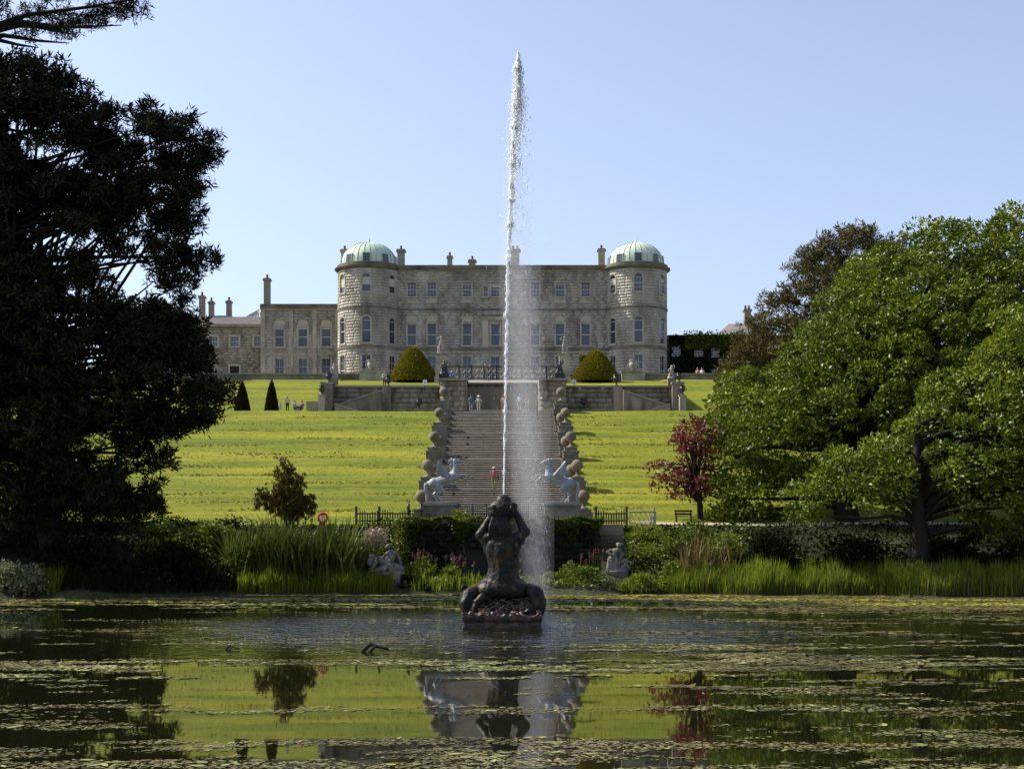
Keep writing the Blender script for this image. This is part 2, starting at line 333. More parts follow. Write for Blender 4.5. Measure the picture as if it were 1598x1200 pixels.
# ------------------------------------------------------------------ the grand staircase
NOSE = mat('worn_sunlit_nosing', [(.14,.12,.095),(.27,.24,.20)], 1.2, .8, .3, 12)  # worn edge stone, coloured paler to show step edges catching the sun
stair = thing('stone_staircase', 'broad stone staircase climbing the lawn in four flights between stone balls', 'staircase', (0, 100.2, 4.5))
fl = [(100.4, 4.5, LY[0], LZ[0], 14)]+[(LY[i]+LD, LZ[i], LY[i+1], LZ[i+1], 16) for i in range(3)]
cache = {}
for (ya, za, yb, zb, n) in fl:
    dy, dz = (yb-ya)/n, (zb-za)/n
    key = (round(dy,4), round(dz,4))
    if key not in cache:
        variants = []
        for v in range(3):
            b = MB(); cuts = sorted([-4.75]+[random.uniform(-4.2, 4.2) for _ in range(4)]+[4.75])
            for i in range(len(cuts)-1):
                if cuts[i+1]-cuts[i] < .3: continue
                e = random.uniform(-.012, .012); x0, x1 = cuts[i]+.008, cuts[i+1]-.008
                b.box(x0, x1, .03+e, dy+.30, -.5, dz-.06)          # riser
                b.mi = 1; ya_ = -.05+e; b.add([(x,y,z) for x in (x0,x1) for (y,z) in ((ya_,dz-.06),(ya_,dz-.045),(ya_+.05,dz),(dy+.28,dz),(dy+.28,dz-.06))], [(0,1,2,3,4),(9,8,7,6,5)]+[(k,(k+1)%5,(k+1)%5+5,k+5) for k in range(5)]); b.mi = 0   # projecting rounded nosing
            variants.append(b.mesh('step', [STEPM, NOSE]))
        cache[key] = variants
    for k in range(n):
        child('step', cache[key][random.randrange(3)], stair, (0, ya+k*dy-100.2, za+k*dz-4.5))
for i in range(3):
    MB().box(-4.8, 4.8, LY[i]-.05, LY[i]+LD+.3, LZ[i]-.3, LZ[i]+.004).build('landing', COPE, stair)
for s in (-1, 1):                                    # stepped side walls
    for i, (ya, za, yb, zb, n) in enumerate(fl):
        b = MB(); m = 4
        for k in range(m):
            y0 = ya+(yb-ya)*k/m; z = za+(zb-za)*(k+.6)/m
            b.box(min(s*4.72, s*5.75), max(s*4.72, s*5.75), y0, ya+(yb-ya)*(k+1)/m, z-2.2, z+.12)
            b.box(min(s*4.68, s*5.80), max(s*4.68, s*5.80), y0-.03, ya+(yb-ya)*(k+1)/m, z+.12, z+.2)
        b.build('side_wall', PEDM, stair)
# pedestals with stone balls
def ball_mesh():
    b = MB(); pr = [(.001,.0)]+[(.435*math.sin(R(a)), .435-.435*math.cos(R(a))) for a in range(12, 180, 12)]+[(.001,.87)]
    b.lathe(pr, (0,0,0), 22); return b.mesh('ball', BALLM, True)
def ped_parts():
    p = {}
    b = MB().box(-.62,.62,-.6,.6,-2.0,.55); p['plinth'] = b.mesh('plinth', PEDM)
    b = MB().box(-.68,.68,-.66,.66,.55,.64); p['plinth_cap'] = b.mesh('plinth_cap', COPE)
    b = MB().box(-.50,.50,-.48,.48,.64,.86); p['upper_block'] = b.mesh('upper_block', PEDM)
    b = MB().box(-.55,.55,-.53,.53,.86,.93); p['upper_cap'] = b.mesh('upper_cap', COPE)
    b = MB().lathe([(.34,.93),(.34,.98),(.22,1.05),(.10,1.12),(.085,1.3),(.12,1.36),(.15,1.42)], (0,0,0), 14); p['stem'] = b.mesh('stem', PEDM, True)
    p['ball'] = ball_mesh(); return p
PP = ped_parts()
first = None
ordn = ['lowest', 'second lowest', 'middle', 'second highest', 'highest']
sidew = {-1: 'left', 1: 'right'}
for s in (-1, 1):
    for i, (y, z) in enumerate([(100.0, 4.45)]+list(zip(LY, LZ))):
        lab = f'{ordn[i]} of the outer stone balls on pedestals along the {sidew[s]} side of the stairs'
        loc = (s*5.5, y+.15, z)
        if first is None:
            first = thing('ball_pedestal', lab, 'ball finial', loc, 'stone balls on pedestals flanking the stairs')
            for k, me in PP.items(): child(k, me, first, (0,0,1.36) if k == 'ball' else (0,0,0))
        else: copy_tree(first, loc, lab)
        if 0 < i < 4:
            lab = f'{["","lowest","middle","highest"][i]} of the inner stone balls half hidden at the {sidew[s]} edge of the stairs'
            copy_tree(first, (s*5.2, y+2.0, z-.25), lab)

# ------------------------------------------------------------------ retaining walls, balustrade, upper terrace
rw = thing('retaining_wall', 'long stained stone retaining wall with sloping copings behind the top of the stairs', 'wall', (0, 148, 15.36))
ZB, ZT = 15.3, 18.55
MB().box(-17.9, 17.9, 148.05, 148.6, ZB-1, ZT).build('wall_core', JOINT, rw)
for s in (-1, 1):
    a, b_ = (6.3, 17.9) if s > 0 else (-17.9, -6.3)
    blocks('stone_courses', rw, WALLST, flat(147.95), a, b_, ZB-.4, ZT, course=.52, bl=(.8,1.5), depth=.12, joint=.03, sd=5+s, single=300)
    MB().box(a, b_, 147.75, 148.7, ZT, ZT+.2).build('coping', COPE, rw)
    MB().box(s*11.6-.45, s*11.6+.45, 147.55, 148.2, ZB-.5, ZT+.05).build('pier', WALLST, rw)
    e = 17.5*s
    MB().box(e-.55, e+.55, 146.9, 148.5, ZB-.5, ZT+.25).build('end_pier', WALLST, rw)
    MB().box(e-.65, e+.65, 146.8, 148.6, ZT+.25, ZT+.45).build('pier_cap', COPE, rw)
    # sloping copings of the two side ramps
    def slope(x0, z0, x1, z1, y, t=.16, d=.5):
        MB().prism([(x0,z0),(x1,z1),(x1,z1+t),(x0,z0+t)], y, y+d).build('sloping_coping', COPE, rw)
    p0, p1 = at(784+s*259, 632, 146.2), at(784+s*188, 612, 147.5)
    slope(p0.x, p0.z-.05, p1.x, p1.z, 146.6)
    MB().prism([(p0.x, ZB-1), (p1.x, ZB-1), (p1.x, p1.z-.01), (p0.x, p0.z-.06)], 146.75, 147.9).build('ramp_wall', WALLST, rw)
    p2 = at(784+s*224, 641, 144)
    slope(p0.x, p0.z-.1, p2.x, p2.z-.1, 144.6, .16, .45)
    MB().prism([(p0.x, ZB-1), (p2.x, ZB-1), (p2.x, p2.z-.11), (p0.x, p0.z-.11)], 144.7, 146.4).build('ramp_wall', WALLST, rw)
# centre bay: two piers and a recess
cb = thing('terrace_bastion', 'stone centre bay with two broad piers and a shaded recess at the stair head', 'wall', (0, 146, 15.36))
ZC = 19.05
for a, b_ in ((-6.2, -3.55), (3.75, 6.35)):
    MB().box(a+.05, b_-.05, 146.05, 150.4, ZB-1, ZC-.02).build('pier_core', JOINT, cb)
    blocks('stone_courses', cb, WALLST, flat(145.95), a, b_, ZB-.4, ZC, course=.5, bl=(.7,1.3), depth=.1, joint=.03, sd=11, single=300)
    MB().box(a-.12, b_+.12, 145.75, 150.4, ZC, ZC+.22).build('coping', COPE, cb)
    xe = b_ if a < 0 else a
    sg = 1 if a < 0 else -1
    V, Fc = ashlar(lambda u, z, d, xe=xe, sg=sg: (xe+sg*d, u, z), 145.98, 150.3, ZB-.4, ZC, course=.5, bl=(.7,1.3), depth=.08, joint=.03, sd=4)
    me = np_mesh('return_courses', V, Fc); me.materials.append(TRIM); o = ob('return_courses', me, cb); o['kind'] = 'stuff'
MB().box(-3.5, 3.7, 150.1, 150.5, ZB-1, ZC-.02).build('recess_core', JOINT, cb)
blocks('recess_courses', cb, WALLST, flat(150.0), -3.55, 3.75, ZB-.4, ZC, [(-1.7,.75,ZB-1,17.9,True)], course=.5, bl=(.7,1.3), depth=.1, joint=.03, sd=21, single=300)
MB().box(-2.4, -1.0, 150.04, 150.09, ZB-.3, 17.95).build('niche_shade_panel', DOORM, cb)  # near-black panel, its colour standing for the shade inside the niche
MB().box(-3.6, 3.8, 149.8, 150.45, ZC, ZC+.22).build('coping', COPE, cb)
# scrolled iron balustrade
bal = thing('iron_balustrade', 'ornate scrolled iron balustrade along the terrace edge above the stairs', 'balustrade', (0, 146.4, ZC+.22))
def ring(b, cx, cz, r, t, y, seg=12):
    pts = [(cx+r*math.cos(2*math.pi*i/seg), y, cz+r*math.sin(2*math.pi*i/seg)) for i in range(seg+1)]
    b.tube(pts, t, 4)
GOLD = mat('gilded_scroll', [(.16,.14,.10),(.42,.37,.28)], 4, .5)
b = MB(); z0 = 0
for r_ in range(2):
    ring(b, -.3+.6*r_, .34, .25, .03, 0); ring(b, -.3+.6*r_, .88, .25, .03, 0); ring(b, 0, .62, .13, .028, 0, 8)
for r_ in (-.58, .58): b.tube([(r_,0,.1),(r_*.5,0,.62),(r_,0,1.12)], .025, 4)
scroll = b.mesh('scroll_panel', GOLD)
rail = MB().box(-.62,.62,-.05,.05,1.16,1.24).box(-.62,.62,-.04,.04,.03,.09).mesh('rail', IRON)
postm = MB().box(-.05,.05,-.05,.05,0,1.38).mesh('post', IRON)
nb = 9
for i in range(nb):
    x = -5.1+10.3*i/(nb-1); xx = x*.96
    sp = child('scroll_panel', scroll, bal, (xx,0,0)); child('rail', rail, sp, (0,0,0)); child('post', postm, bal, (xx-.64,0,0))
# upper terrace parapet
tp = thing('terrace_parapet', 'low grey stone parapet running along the house terrace above the grass bank', 'wall', (0, 165, 21))
for a, b_ in ((-48, -6.4), (6.5, 27)):
    MB().box(a, b_, 164.9, 165.4, 20.4, 21.72).build('parapet_wall', WALLST, tp)
    MB().box(a-.05, b_+.05, 164.75, 165.55, 21.72, 21.9).build('coping', COPE, tp)
for px in (580, 988):
    p = at(px, 590, 164.6); MB().box(p.x-1.3, p.x+1.3, 164.1, 164.75, 20.3, 21.95).box(p.x-1.4, p.x+1.4, 164.0, 164.85, 21.95, 22.1).build('urn_bay', TRIM, tp)
gp = thing('garden_edging', 'low stone kerb at the foot of the left grass bank near the picnickers', 'kerb', tuple(at(496, 629, 146.2)))
a, b_ = at(478, 628, 146.3), at(511, 628, 146.3)
MB().box(a.x, b_.x, 146.2, 146.6, 15.3, a.z+.1).build('kerb_stone', COPE, gp)

# ------------------------------------------------------------------ windows and house
wcache = {}
def window_meshes(w, h, arch, bars, blind, dark=False):
    key = (round(w,3), round(h,3), arch, bars, round(blind,2), dark)
    if key in wcache: return wcache[key]
    G = GLASSD if dark else GLASS
    t = .075; b = MB(); hr = h-w/2 if arch else h        # springing height
    b.box(-w/2,-w/2+t,-.06,.03,0,hr); b.box(w/2-t,w/2,-.06,.03,0,hr); b.box(-w/2+t,w/2-t,-.06,.03,0,t*1.2)
    mid = h*.5 if not arch else h*.47
    b.box(-w/2+t,w/2-t,-.05,.03,mid-.045,mid+.045)
    if arch:
        n = 10; ro, ri = w/2, w/2-t
        for i in range(n):
            a0, a1 = math.pi*i/n, math.pi*(i+1)/n
            b.prism([(ro*math.cos(a0),hr+ro*math.sin(a0)),(ro*math.cos(a1),hr+ro*math.sin(a1)),(ri*math.cos(a1),hr+ri*math.sin(a1)),(ri*math.cos(a0),hr+ri*math.sin(a0))], -.06, .03)
        b.box(-w/2+t,w/2-t,-.05,.03,hr-.03,hr+.03)
    else: b.box(-w/2+t,w/2-t,-.06,.03,h-t,h)
    if bars:
        for i in range(1, bars[0]):
            x = -w/2+w*i/bars[0]; b.box(x-.018,x+.018,-.035,.02,t,hr-t*.5)
        for j in range(1, bars[1]):
            if abs(j*2-bars[1]) < 1: continue
            z = h*j/bars[1]
            if z < hr-.05: b.box(-w/2+t,w/2-t,-.034,.021,z-.018,z+.018)
    frame = b.mesh('window', WHITEP)
    def pane(z0, z1, top):
        m = MB(); x = w/2-.01
        if top and arch:
            pts = [(-x,z0),(x,z0)]+[(x*math.cos(math.pi*i/12), hr+x*math.sin(math.pi*i/12)) for i in range(13)]
            m.prism(pts, .0, .05)
        else: m.box(-x,x,.0,.05,z0,z1)
        return m.mesh('pane', G)
    lo, up = pane(.01, mid-.005, False), pane(mid+.005, h-.01, True)
    bl = None
    if blind:
        m = MB(); top = hr if arch else h
        m.box(-w/2+t*.6, w/2-t*.6, -.022, -.006, top-blind, top-(0 if arch else t*.5)); bl = m.mesh('blind', BLIND)
    wcache[key] = (frame, lo, up, bl); return wcache[key]
def put_window(parent, loc, w, h, rz=0, arch=False, bars=None, blind=0., dark=False):
    fr, lo, up, bl = window_meshes(w, h, arch, bars, blind, dark)
    pl = PW[parent.name].translation
    o = child('window', fr, parent, Vector(loc)-pl, rz)
    child('pane', lo, o); child('pane', up, o)
    if bl: child('blind', bl, o)
    return o
def surround(parent, mapf, uc, zb, w, h, arch=False, sill=True, t=.16, proud=.05, m=None, apron=0.):
    b = MB(); m = m or TRIM
    def bx(u0, u1, z0, z1, d):
        v = [mapf(u, z, dd) for dd in (d, -.12) for (u, z) in ((u0,z0),(u1,z0),(u1,z1),(u0,z1))]
        b.add(v, [(0,1,2,3),(7,6,5,4),(3,2,6,7),(1,0,4,5),(0,3,7,4),(2,1,5,6)])
    hr = h-w/2 if arch else h
    bx(uc-w/2-t, uc-w/2, zb, zb+hr, proud); bx(uc+w/2, uc+w/2+t, zb, zb+hr, proud)
    if arch:
        n = 10; zs = zb+hr
        for i in range(n):
            a0, a1 = math.pi*i/n, math.pi*(i+1)/n; q = []
            for dd in (proud, -.12):
                for (r_, a_) in ((w/2,a0),(w/2+t,a0),(w/2+t,a1),(w/2,a1)): q.append(mapf(uc+r_*math.cos(a_), zs+r_*math.sin(a_), dd))
            b.add(q, [(0,1,2,3),(7,6,5,4),(3,2,6,7),(1,0,4,5),(0,3,7,4),(2,1,5,6)])
    else: bx(uc-w/2-t, uc+w/2+t, zb+h, zb+h+t, proud+.012)
    if sill: bx(uc-w/2-t-.06, uc+w/2+t+.06, zb-.14, zb, proud+.11)
    if apron: bx(uc-w/2-t, uc+w/2+t, zb-.14-apron, zb-.145, .03)
    o = b.build('window_surround', m, parent); return o
def band(parent, name, u0, u1, z0, z1, proud, Y0, m=None):
    MB().box(u0, u1, Y0-proud, Y0+.1, z0, z1).build(name, m or TRIM, parent)
def chimney(parent, px, ytop, ybot, Y, wpx, pots=1, m=None, dark=False):
    s = F/Y; c = at(px, ytop, Y); zb = at(px, ybot, Y).z-1.0; hw = wpx/s/2
    ph = 6/s; zt = c.z-ph
    b = MB().box(c.x-hw*.85, c.x+hw*.85, Y-hw, Y+hw, zb, zt-.3)
    o = b.build('chimney', m or CHIM, parent)
    MB().box(c.x-hw*1.15, c.x+hw*1.15, Y-hw*1.3, Y+hw*1.3, zt-.3, zt-.15).box(c.x-hw, c.x+hw, Y-hw*1.15, Y+hw*1.15, zt-.15, zt).build('chimney_cap', m or CHIM, o)
    for i in range(pots):
        x = c.x+(i-(pots-1)/2)*hw*.9
        MB().lathe([(.17,0),(.19,.1),(.15,.15),(.13,ph*.8),(.17,ph*.85),(.15,ph)], (x, Y, zt), 10).build('chimney_pot', POT, o, True)

HY = 184.0; S_ = F/HY
def hx(px): return (px-CX)/S_
def hz(py): return CH+(YH-py)/S_
house = thing('country_house', 'grey granite country house with two round corner towers under green copper domes', 'house', (0, HY, 21.2))
ZG, ZTOP = 21.0, hz(414)
MB().box(-20.0, 20.0, HY+2.6, HY+20, ZG-1, ZTOP-.35).build('side_walls', ST, house)
MB().box(-13.6, 13.6, HY+.3, HY+2.7, ZG-1, ZTOP-.1).build('wall_core', JOINT, house)
fm = flat(HY)
ops = []; wins = []
up_px = [642.7, 674, 728.8, 773, 835, 874, 914]
for i, px in enumerate(up_px):
    x, zb, h = hx(px), hz(463.5), (463.5-440.5)/S_; wins.append((x, zb, 1.14, h, (3,4), .28 if i in (2,5) else (.62 if i == 3 else 0), False))
    ops.append((x, .57, zb, zb+h, False))
x = hx(758); ops.append((x, .3, hz(463.5), hz(447), False)); wins.append((x, hz(463.5), .6, (463.5-447)/S_, (2,4), 0, False))
luns = []
for px in up_px:
    x, zb, zt = hx(px), hz(539.5), hz(505)
    wins.append((x, zb, 1.14, zt-zb, None, 0, False)); ops.append((x, .57, zb, zt, False))
    if px != 773: luns.append((x, zt+.22)); ops.append((x, .66, zt+.22, zt+.22+.96, True))
    zb, zt = 22.6, hz(556.5); wins.append((x, zb, 1.14, zt-zb, (2,4), 0, px < 700)); ops.append((x, .57, zb, zt, False))
blocks('ashlar_blocks', house, ST, fm, -13.5, 13.5, ZG-.5, ZTOP-.75, ops, sd=3)
for (x, zb, w_, h, bars, bl, dk) in wins:
    put_window(house, (x, HY+.21, zb), w_, h, 0, False, bars, bl, dk)
    surround(house, fm, x, zb, w_, h, False, True, .15, .045, apron=(.62 if 33 < zb < 34.5 and w_ > 1 else 0))
for x, z in luns:
    b = MB(); n = 12; b.prism([(x-.66,z),(x+.66,z)]+[(x+.66*math.cos(math.pi*i/n), z+.3+.66*math.sin(math.pi*i/n)) for i in range(n+1)], HY+.06, HY+.2)
    b.build('lunette_panel', LUN, house)
    b = MB()
    for i in range(n):
        a0, a1 = math.pi*i/n, math.pi*(i+1)/n
        b.prism([(x+r_*math.cos(a_), z+.3+r_*math.sin(a_)) for r_, a_ in ((.66,a0),(.8,a0),(.8,a1),(.66,a1))], HY-.06, HY+.1)
    b.build('lunette_arch', TRIM, house)
# centre portal panel
xc = hx(773)
band(house, 'portal_panel', hx(753), hx(762), hz(540), hz(494), .06, HY, LUN); band(house, 'portal_panel', hx(784), hx(793), hz(540), hz(494), .06, HY, LUN)
band(house, 'portal_entablature', hx(751), hx(795), hz(499), hz(494), .16, HY); band(house, 'portal_cornice', hx(750), hx(796), hz(494), hz(492), .28, HY, CORN)
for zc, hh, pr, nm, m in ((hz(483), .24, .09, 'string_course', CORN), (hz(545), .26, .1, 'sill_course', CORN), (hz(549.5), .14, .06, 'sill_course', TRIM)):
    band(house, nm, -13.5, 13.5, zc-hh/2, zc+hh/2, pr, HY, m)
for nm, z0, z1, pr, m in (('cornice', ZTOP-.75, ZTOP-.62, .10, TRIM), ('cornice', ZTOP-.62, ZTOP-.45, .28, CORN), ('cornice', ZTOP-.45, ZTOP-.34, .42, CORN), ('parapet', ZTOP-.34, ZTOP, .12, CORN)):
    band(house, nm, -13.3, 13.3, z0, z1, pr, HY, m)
# round towers
TR = 3.92; TYC = HY+1.3
for s in (-1, 1):
    xc = s*16.76
    tw = MB().lathe([(TR-.3, ZG-1), (TR-.3, ZTOP-.1)], (xc, TYC, 0), 40).build('tower', JOINT, house)
    mp = lambda u, z, d, xc=xc: (xc+(TR+d)*math.sin(u/TR), TYC-(TR+d)*math.cos(u/TR), z)
    angs = [R(a) for a in (-53, 0, 53)]; ops = []
    for a in angs:
        ops += [(a*TR, .57, hz(460.5), hz(431), True), (a*TR, .57, hz(539), hz(497.5), True), (a*TR, .57, 22.4, hz(557), False)]
    blocks('ashlar_blocks', tw, ST, mp, -R(125)*TR, R(125)*TR, ZG-.5, ZTOP-.75, ops, bl=(.7,1.1), sd=8+s, useg=5, single=150)
    for i, a in enumerate(angs):
        rr = TR-.16; lx, ly = xc+rr*math.sin(a), TYC-rr*math.cos(a)
        bl = [(1.0,.9,.9),(.6,0,.4)][(s+1)//2][i]
        for (zb, zt, arch, bars, bd) in ((hz(460.5), hz(431), True, (3,4) if s > 0 else None, bl), (hz(539), hz(497.5), True, None, 0), (22.4, hz(557), False, (2,4), 0)):
            fr, lo, up, bld = window_meshes(1.14, zt-zb, arch, bars, bd, False)
            o = child('window', fr, tw, Vector((lx, ly, zb)), a)
            child('pane', lo, o); child('pane', up, o)
            if bld: child('blind', bld, o)
            surround(tw, mp, a*TR, zb, 1.14, zt-zb, arch, True, .15, .04, apron=(.8 if zb > 33 else 0))
    rg = lambda nm, prof, m: MB().lathe(prof, (xc, TYC, 0), 44).build(nm, m, tw)
    for zc, hh, pr, m in ((hz(483), .24, .09, CORN), (hz(545), .26, .1, CORN)):
        rg('string_course', [(TR-.1,zc-hh/2),(TR+pr,zc-hh/2),(TR+pr,zc+hh/2),(TR-.1,zc+hh/2)], m)
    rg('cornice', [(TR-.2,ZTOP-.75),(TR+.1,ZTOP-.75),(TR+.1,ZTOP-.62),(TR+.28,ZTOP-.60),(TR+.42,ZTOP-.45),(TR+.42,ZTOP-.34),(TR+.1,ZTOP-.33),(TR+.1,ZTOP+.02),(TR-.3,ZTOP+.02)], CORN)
    zd = ZTOP-.05; RD, HD = 3.5, 3.05
    prof = [(RD,0),(RD,.25)]+[(RD*math.cos(R(a))**.9, .25+(HD-.25)*math.sin(R(a))) for a in range(8, 90, 7)]+[(.1, HD)]
    dm = MB().lathe(prof, (xc, TYC, zd), 48).build('dome', COPPER, house, True)
    rb = MB()
    for k in range(28):
        a = 2*math.pi*(k+.5)/28
        rb.tube([(xc+(r_+.015)*math.sin(a), TYC-(r_+.015)*math.cos(a), zd+z_+.01) for r_, z_ in prof[1:-1]], .035, 4)
    rb.build('standing_seam', COPPERD, dm)
    MB().lathe([(.5,HD-.12),(.35,HD+.05),(.16,HD+.2),(.07,HD+.42),(.02,HD+.62)], (xc, TYC, zd), 12).build('finial', COPPER, dm, True)
    for a in (-40, 0, 40, 80, -80):
        a = R(a); q = 3.2; c = Vector((xc+q*math.sin(a), TYC-q*math.cos(a), zd+.1)); t_ = Vector((math.cos(a), math.sin(a), 0)); n_ = Vector((math.sin(a), -math.cos(a), 0))
        db = MB()
        vs = [c+t_*x_+n_*y_+Vector((0,0,z_)) for z_ in (0,1.15) for (x_,y_) in ((-.5,.4 if z_ == 0 else .28),(.5,.4 if z_ == 0 else .28),(.5,-.6),(-.5,-.6))]
        db.add(vs, [(0,1,5,4),(1,2,6,5),(3,0,4,7),(4,5,6,7)])
        w_ = db.build('dormer', COPPERD, dm)
        pv = MB()
        for xi in range(2):
            for zi in range(3):
                x0, x1 = -.4+.41*xi, -.02+.41*xi; z0, z1 = .1+.33*zi, .38+.33*zi
                yy = lambda z_: .4-.12*z_/1.15+.02
                pv.add([c+t_*x_+n_*yy(z_)+Vector((0,0,z_)) for x_, z_ in ((x0,z0),(x1,z0),(x1,z1),(x0,z1))], [(0,1,2,3)])
        pv.build('dormer_panes', GLASSD, dm)
for px, yt, yb, dy, wp, n in ((538,384,412,4,12,1),(626,384,413,6,13,1),(702,394,413,8,9,1),(737,400,413,8,12,1),(804,384,413,8,15,2),(938.5,383,412,4,12,1)):
    chimney(house, px, yt, yb, HY+dy, wp, n)
# left wing, three bays
WY = 187.0; W_ = F/WY
wx = lambda px: (px-CX)/W_
wz = lambda py: CH+(YH-py)/W_
wing = thing('house_wing', 'lower three-bay stone wing with arched blind lunettes left of the domed house', 'building', (wx(468), WY, 21.2))
MB().box(wx(407), wx(532), WY+.3, WY+14, 20, wz(476)).build('wall_core', JOINT, wing)
bays = [436, 472.5, 509]; ops = []; f2 = flat(WY)
for px in bays:
    ops += [(wx(px), .6, wz(542), wz(510), False), (wx(px), .7, wz(509), wz(497), True), (wx(px), .6, 22, wz(559), False)]
blocks('ashlar_blocks', wing, ST2, f2, wx(407), wx(530), 20.5, wz(481), ops, sd=31, single=290)
V, Fc = ashlar(lambda u, z, d: (wx(407)-d, u, z), WY, WY+5, 20.5, wz(481), sd=33); me = np_mesh('return_courses', V, Fc); me.materials.append(ST2); ob('return_courses', me, wing)['kind'] = 'stuff'
for i, px in enumerate(bays):
    x = wx(px)
    put_window(wing, (x, WY+.2, wz(542)), 1.2, wz(510)-wz(542), 0, False, None, .32); surround(wing, f2, x, wz(542), 1.2, wz(510)-wz(542), t=.18)
    put_window(wing, (x, WY+.2, 22), 1.2, wz(559)-22, 0, False, (2,4), 0); surround(wing, f2, x, 22, 1.2, wz(559)-22, t=.18)
    z = wz(509); n = 12; MB().prism([(x-.7,z),(x+.7,z)]+[(x+.7*math.cos(math.pi*k/n), z+.25+.7*math.sin(math.pi*k/n)) for k in range(n+1)], WY+.05, WY+.2).build('lunette_panel', LUN, wing)
for px in (410, 454, 491, 526):
    band(wing, 'pilaster', wx(px-3.2), wx(px+3.2), 20.5, wz(483), .07, WY, TRIM)
band(wing, 'string_course', wx(406), wx(530), wz(555), wz(552), .09, WY)
for z0, z1, pr, m in ((wz(484), wz(481.5), .15, TRIM), (wz(481.5), wz(479), .34, CORN), (wz(479), wz(474.5), .12, CORN)):
    band(wing, 'cornice', wx(406), wx(529.5), z0, z1, pr, WY, m)
chimney(wing, 417, 429, 476, WY+1.2, 11)
# far left range with slate roof
QY = 190.0; Q_ = F/QY
qx = lambda px: (px-CX)/Q_
qz = lambda py: CH+(YH-py)/Q_
rng_b = thing('service_range', 'brownish stone service range with slate roof at the far left, partly behind the pine', 'building', (qx(350), QY, 21.2))
MB().box(qx(200), qx(408), QY+.3, QY+9, 20, qz(508)).build('wall_core', JOINT, rng_b)
f3 = flat(QY); ops = [(qx(p), .55, qz(541), qz(525), False) for p in (336-66, 336-33, 336-3, 366, 403)]+[(qx(366), .6, 20, qz(571), False)]
blocks('ashlar_blocks', rng_b, STB, f3, qx(200), qx(407.5), 20.5, qz(510), ops, sd=41, single=290)
for p in (270, 303, 333, 366, 403):
    put_window(rng_b, (qx(p), QY+.2, qz(541)), 1.1, qz(525)-qz(541), 0, False, (3,4), 0, p == 333); surround(rng_b, f3, qx(p), qz(541), 1.1, qz(525)-qz(541), t=.2, m=LUN)
MB().box(qx(366)-.6, qx(366)+.6, QY+.15, QY+.2, 20, qz(571)).build('door', DOORM, rng_b); surround(rng_b, f3, qx(366), 20, 1.2, qz(571)-20, sill=False, t=.2, m=LUN)
band(rng_b, 'eaves_cornice', qx(200), qx(407), qz(510), qz(507), .25, QY, TRIM)
b = MB(); x0, x1 = qx(198), qx(408); RZ = at(0, 494.5, QY+4.5).z
b.add([(x0,QY-.35,qz(507)),(x1,QY-.35,qz(507)),(x1,QY+4.5,RZ),(x0,QY+4.5,RZ),(x1,QY+9.3,qz(507)),(x0,QY+9.3,qz(507))], [(0,1,2,3),(3,2,4,5)])
rf = b.build('roof', SLATE, rng_b)
# slate courses laid on the near slope
sv = MB(); nrow = 10
for j in range(nrow):
    t0, t1 = j/nrow, (j+1)/nrow; yA, zA = QY-.35+4.85*t0, qz(507)+(RZ-qz(507))*t0; yB, zB = QY-.35+4.85*t1, qz(507)+(RZ-qz(507))*t1
    x = x0
    while x < x1:
        l = random.uniform(.4, .6); sv.add([(x+.01,yA-.02,zA+.05),(min(x+l,x1)-.01,yA-.02,zA+.05),(min(x+l,x1)-.01,yB,zB+.015),(x+.01,yB,zB+.015)], [(0,1,2,3)]); x += l
o = sv.build('slate_courses', SLATE, rf); o['kind'] = 'stuff'
MB().box(qx(318), qx(352), QY+4.2, QY+4.9, RZ-.2, RZ+.12).build('lead_ridge', LEAD, rf)
for px, yt, yb, wp in ((315.5,456,497,10),(330,465,497,9),(357.5,464,497,9)): chimney(rng_b, px, yt, yb, QY+6, wp)
sk = thing('glass_roof_lantern', 'small glazed pyramid roof lantern rising behind the slate roof', 'skylight', tuple(at(402, 495, 200)))
p = at(380, 497, 200); q = at(428, 497, 200); t_ = at(404, 482, 200)
b = MB(); b.add([(p.x,198,p.z-.5),(q.x,198,p.z-.5),(q.x,203,p.z-.5),(p.x,203,p.z-.5),(t_.x,200.5,t_.z)], [(0,1,4),(1,2,4),(2,3,4),(3,0,4)]); b.build('glazing', LEAD, sk)
bb = MB()
for k in range(9):
    xx = p.x+(q.x-p.x)*k/8; bb.tube([(xx,197.97,p.z-.48),(t_.x,200.47,t_.z+.02)], .05, 4)
bb.build('glazing_bars', WHITEP, sk)

# ------------------------------------------------------------------ ivy-clad range on the right, hipped roof behind
IY = 188.0; I_ = F/IY
ix = lambda px: (px-CX)/I_
iz = lambda py: CH+(YH-py)/I_
ivb = thing('ivy_clad_range', 'low building wrapped in dark ivy to the right of the house', 'building', (ix(1110), IY, 21.2))
MB().box(ix(1042), ix(1250), IY, IY+9, 20, iz(524)).build('wall', JOINT, ivb)
MB().box(ix(1042), ix(1252), IY-.2, IY+9.1, iz(524.5), iz(523)).build('roof_edge', LEAD, ivb)
MB().box(ix(1093), ix(1097), IY+1, IY+1.5, iz(525), iz(519)).build('roof_vent', IRON, ivb)
for px, z0, z1 in ((1055,557,540),(1090,557,540),(1116,558,540),(1148,556,540),(1117,592,576)):
    put_window(ivb, (ix(px), IY-.14, iz(z0)), 1.1, iz(z1)-iz(z0), 0, z1 == 540 and px > 1100, (3,4), .5 if px == 1148 else 0)
hb = thing('hipped_roof_house', 'house with hipped grey slate roof showing above the ivy-clad range', 'building', tuple(at(1150, 525, 205)))
p0, p1, q0, q1 = at(1114, 527, 203), at(1215, 527, 203), at(1137, 505.5, 208), at(1200, 505.5, 208)
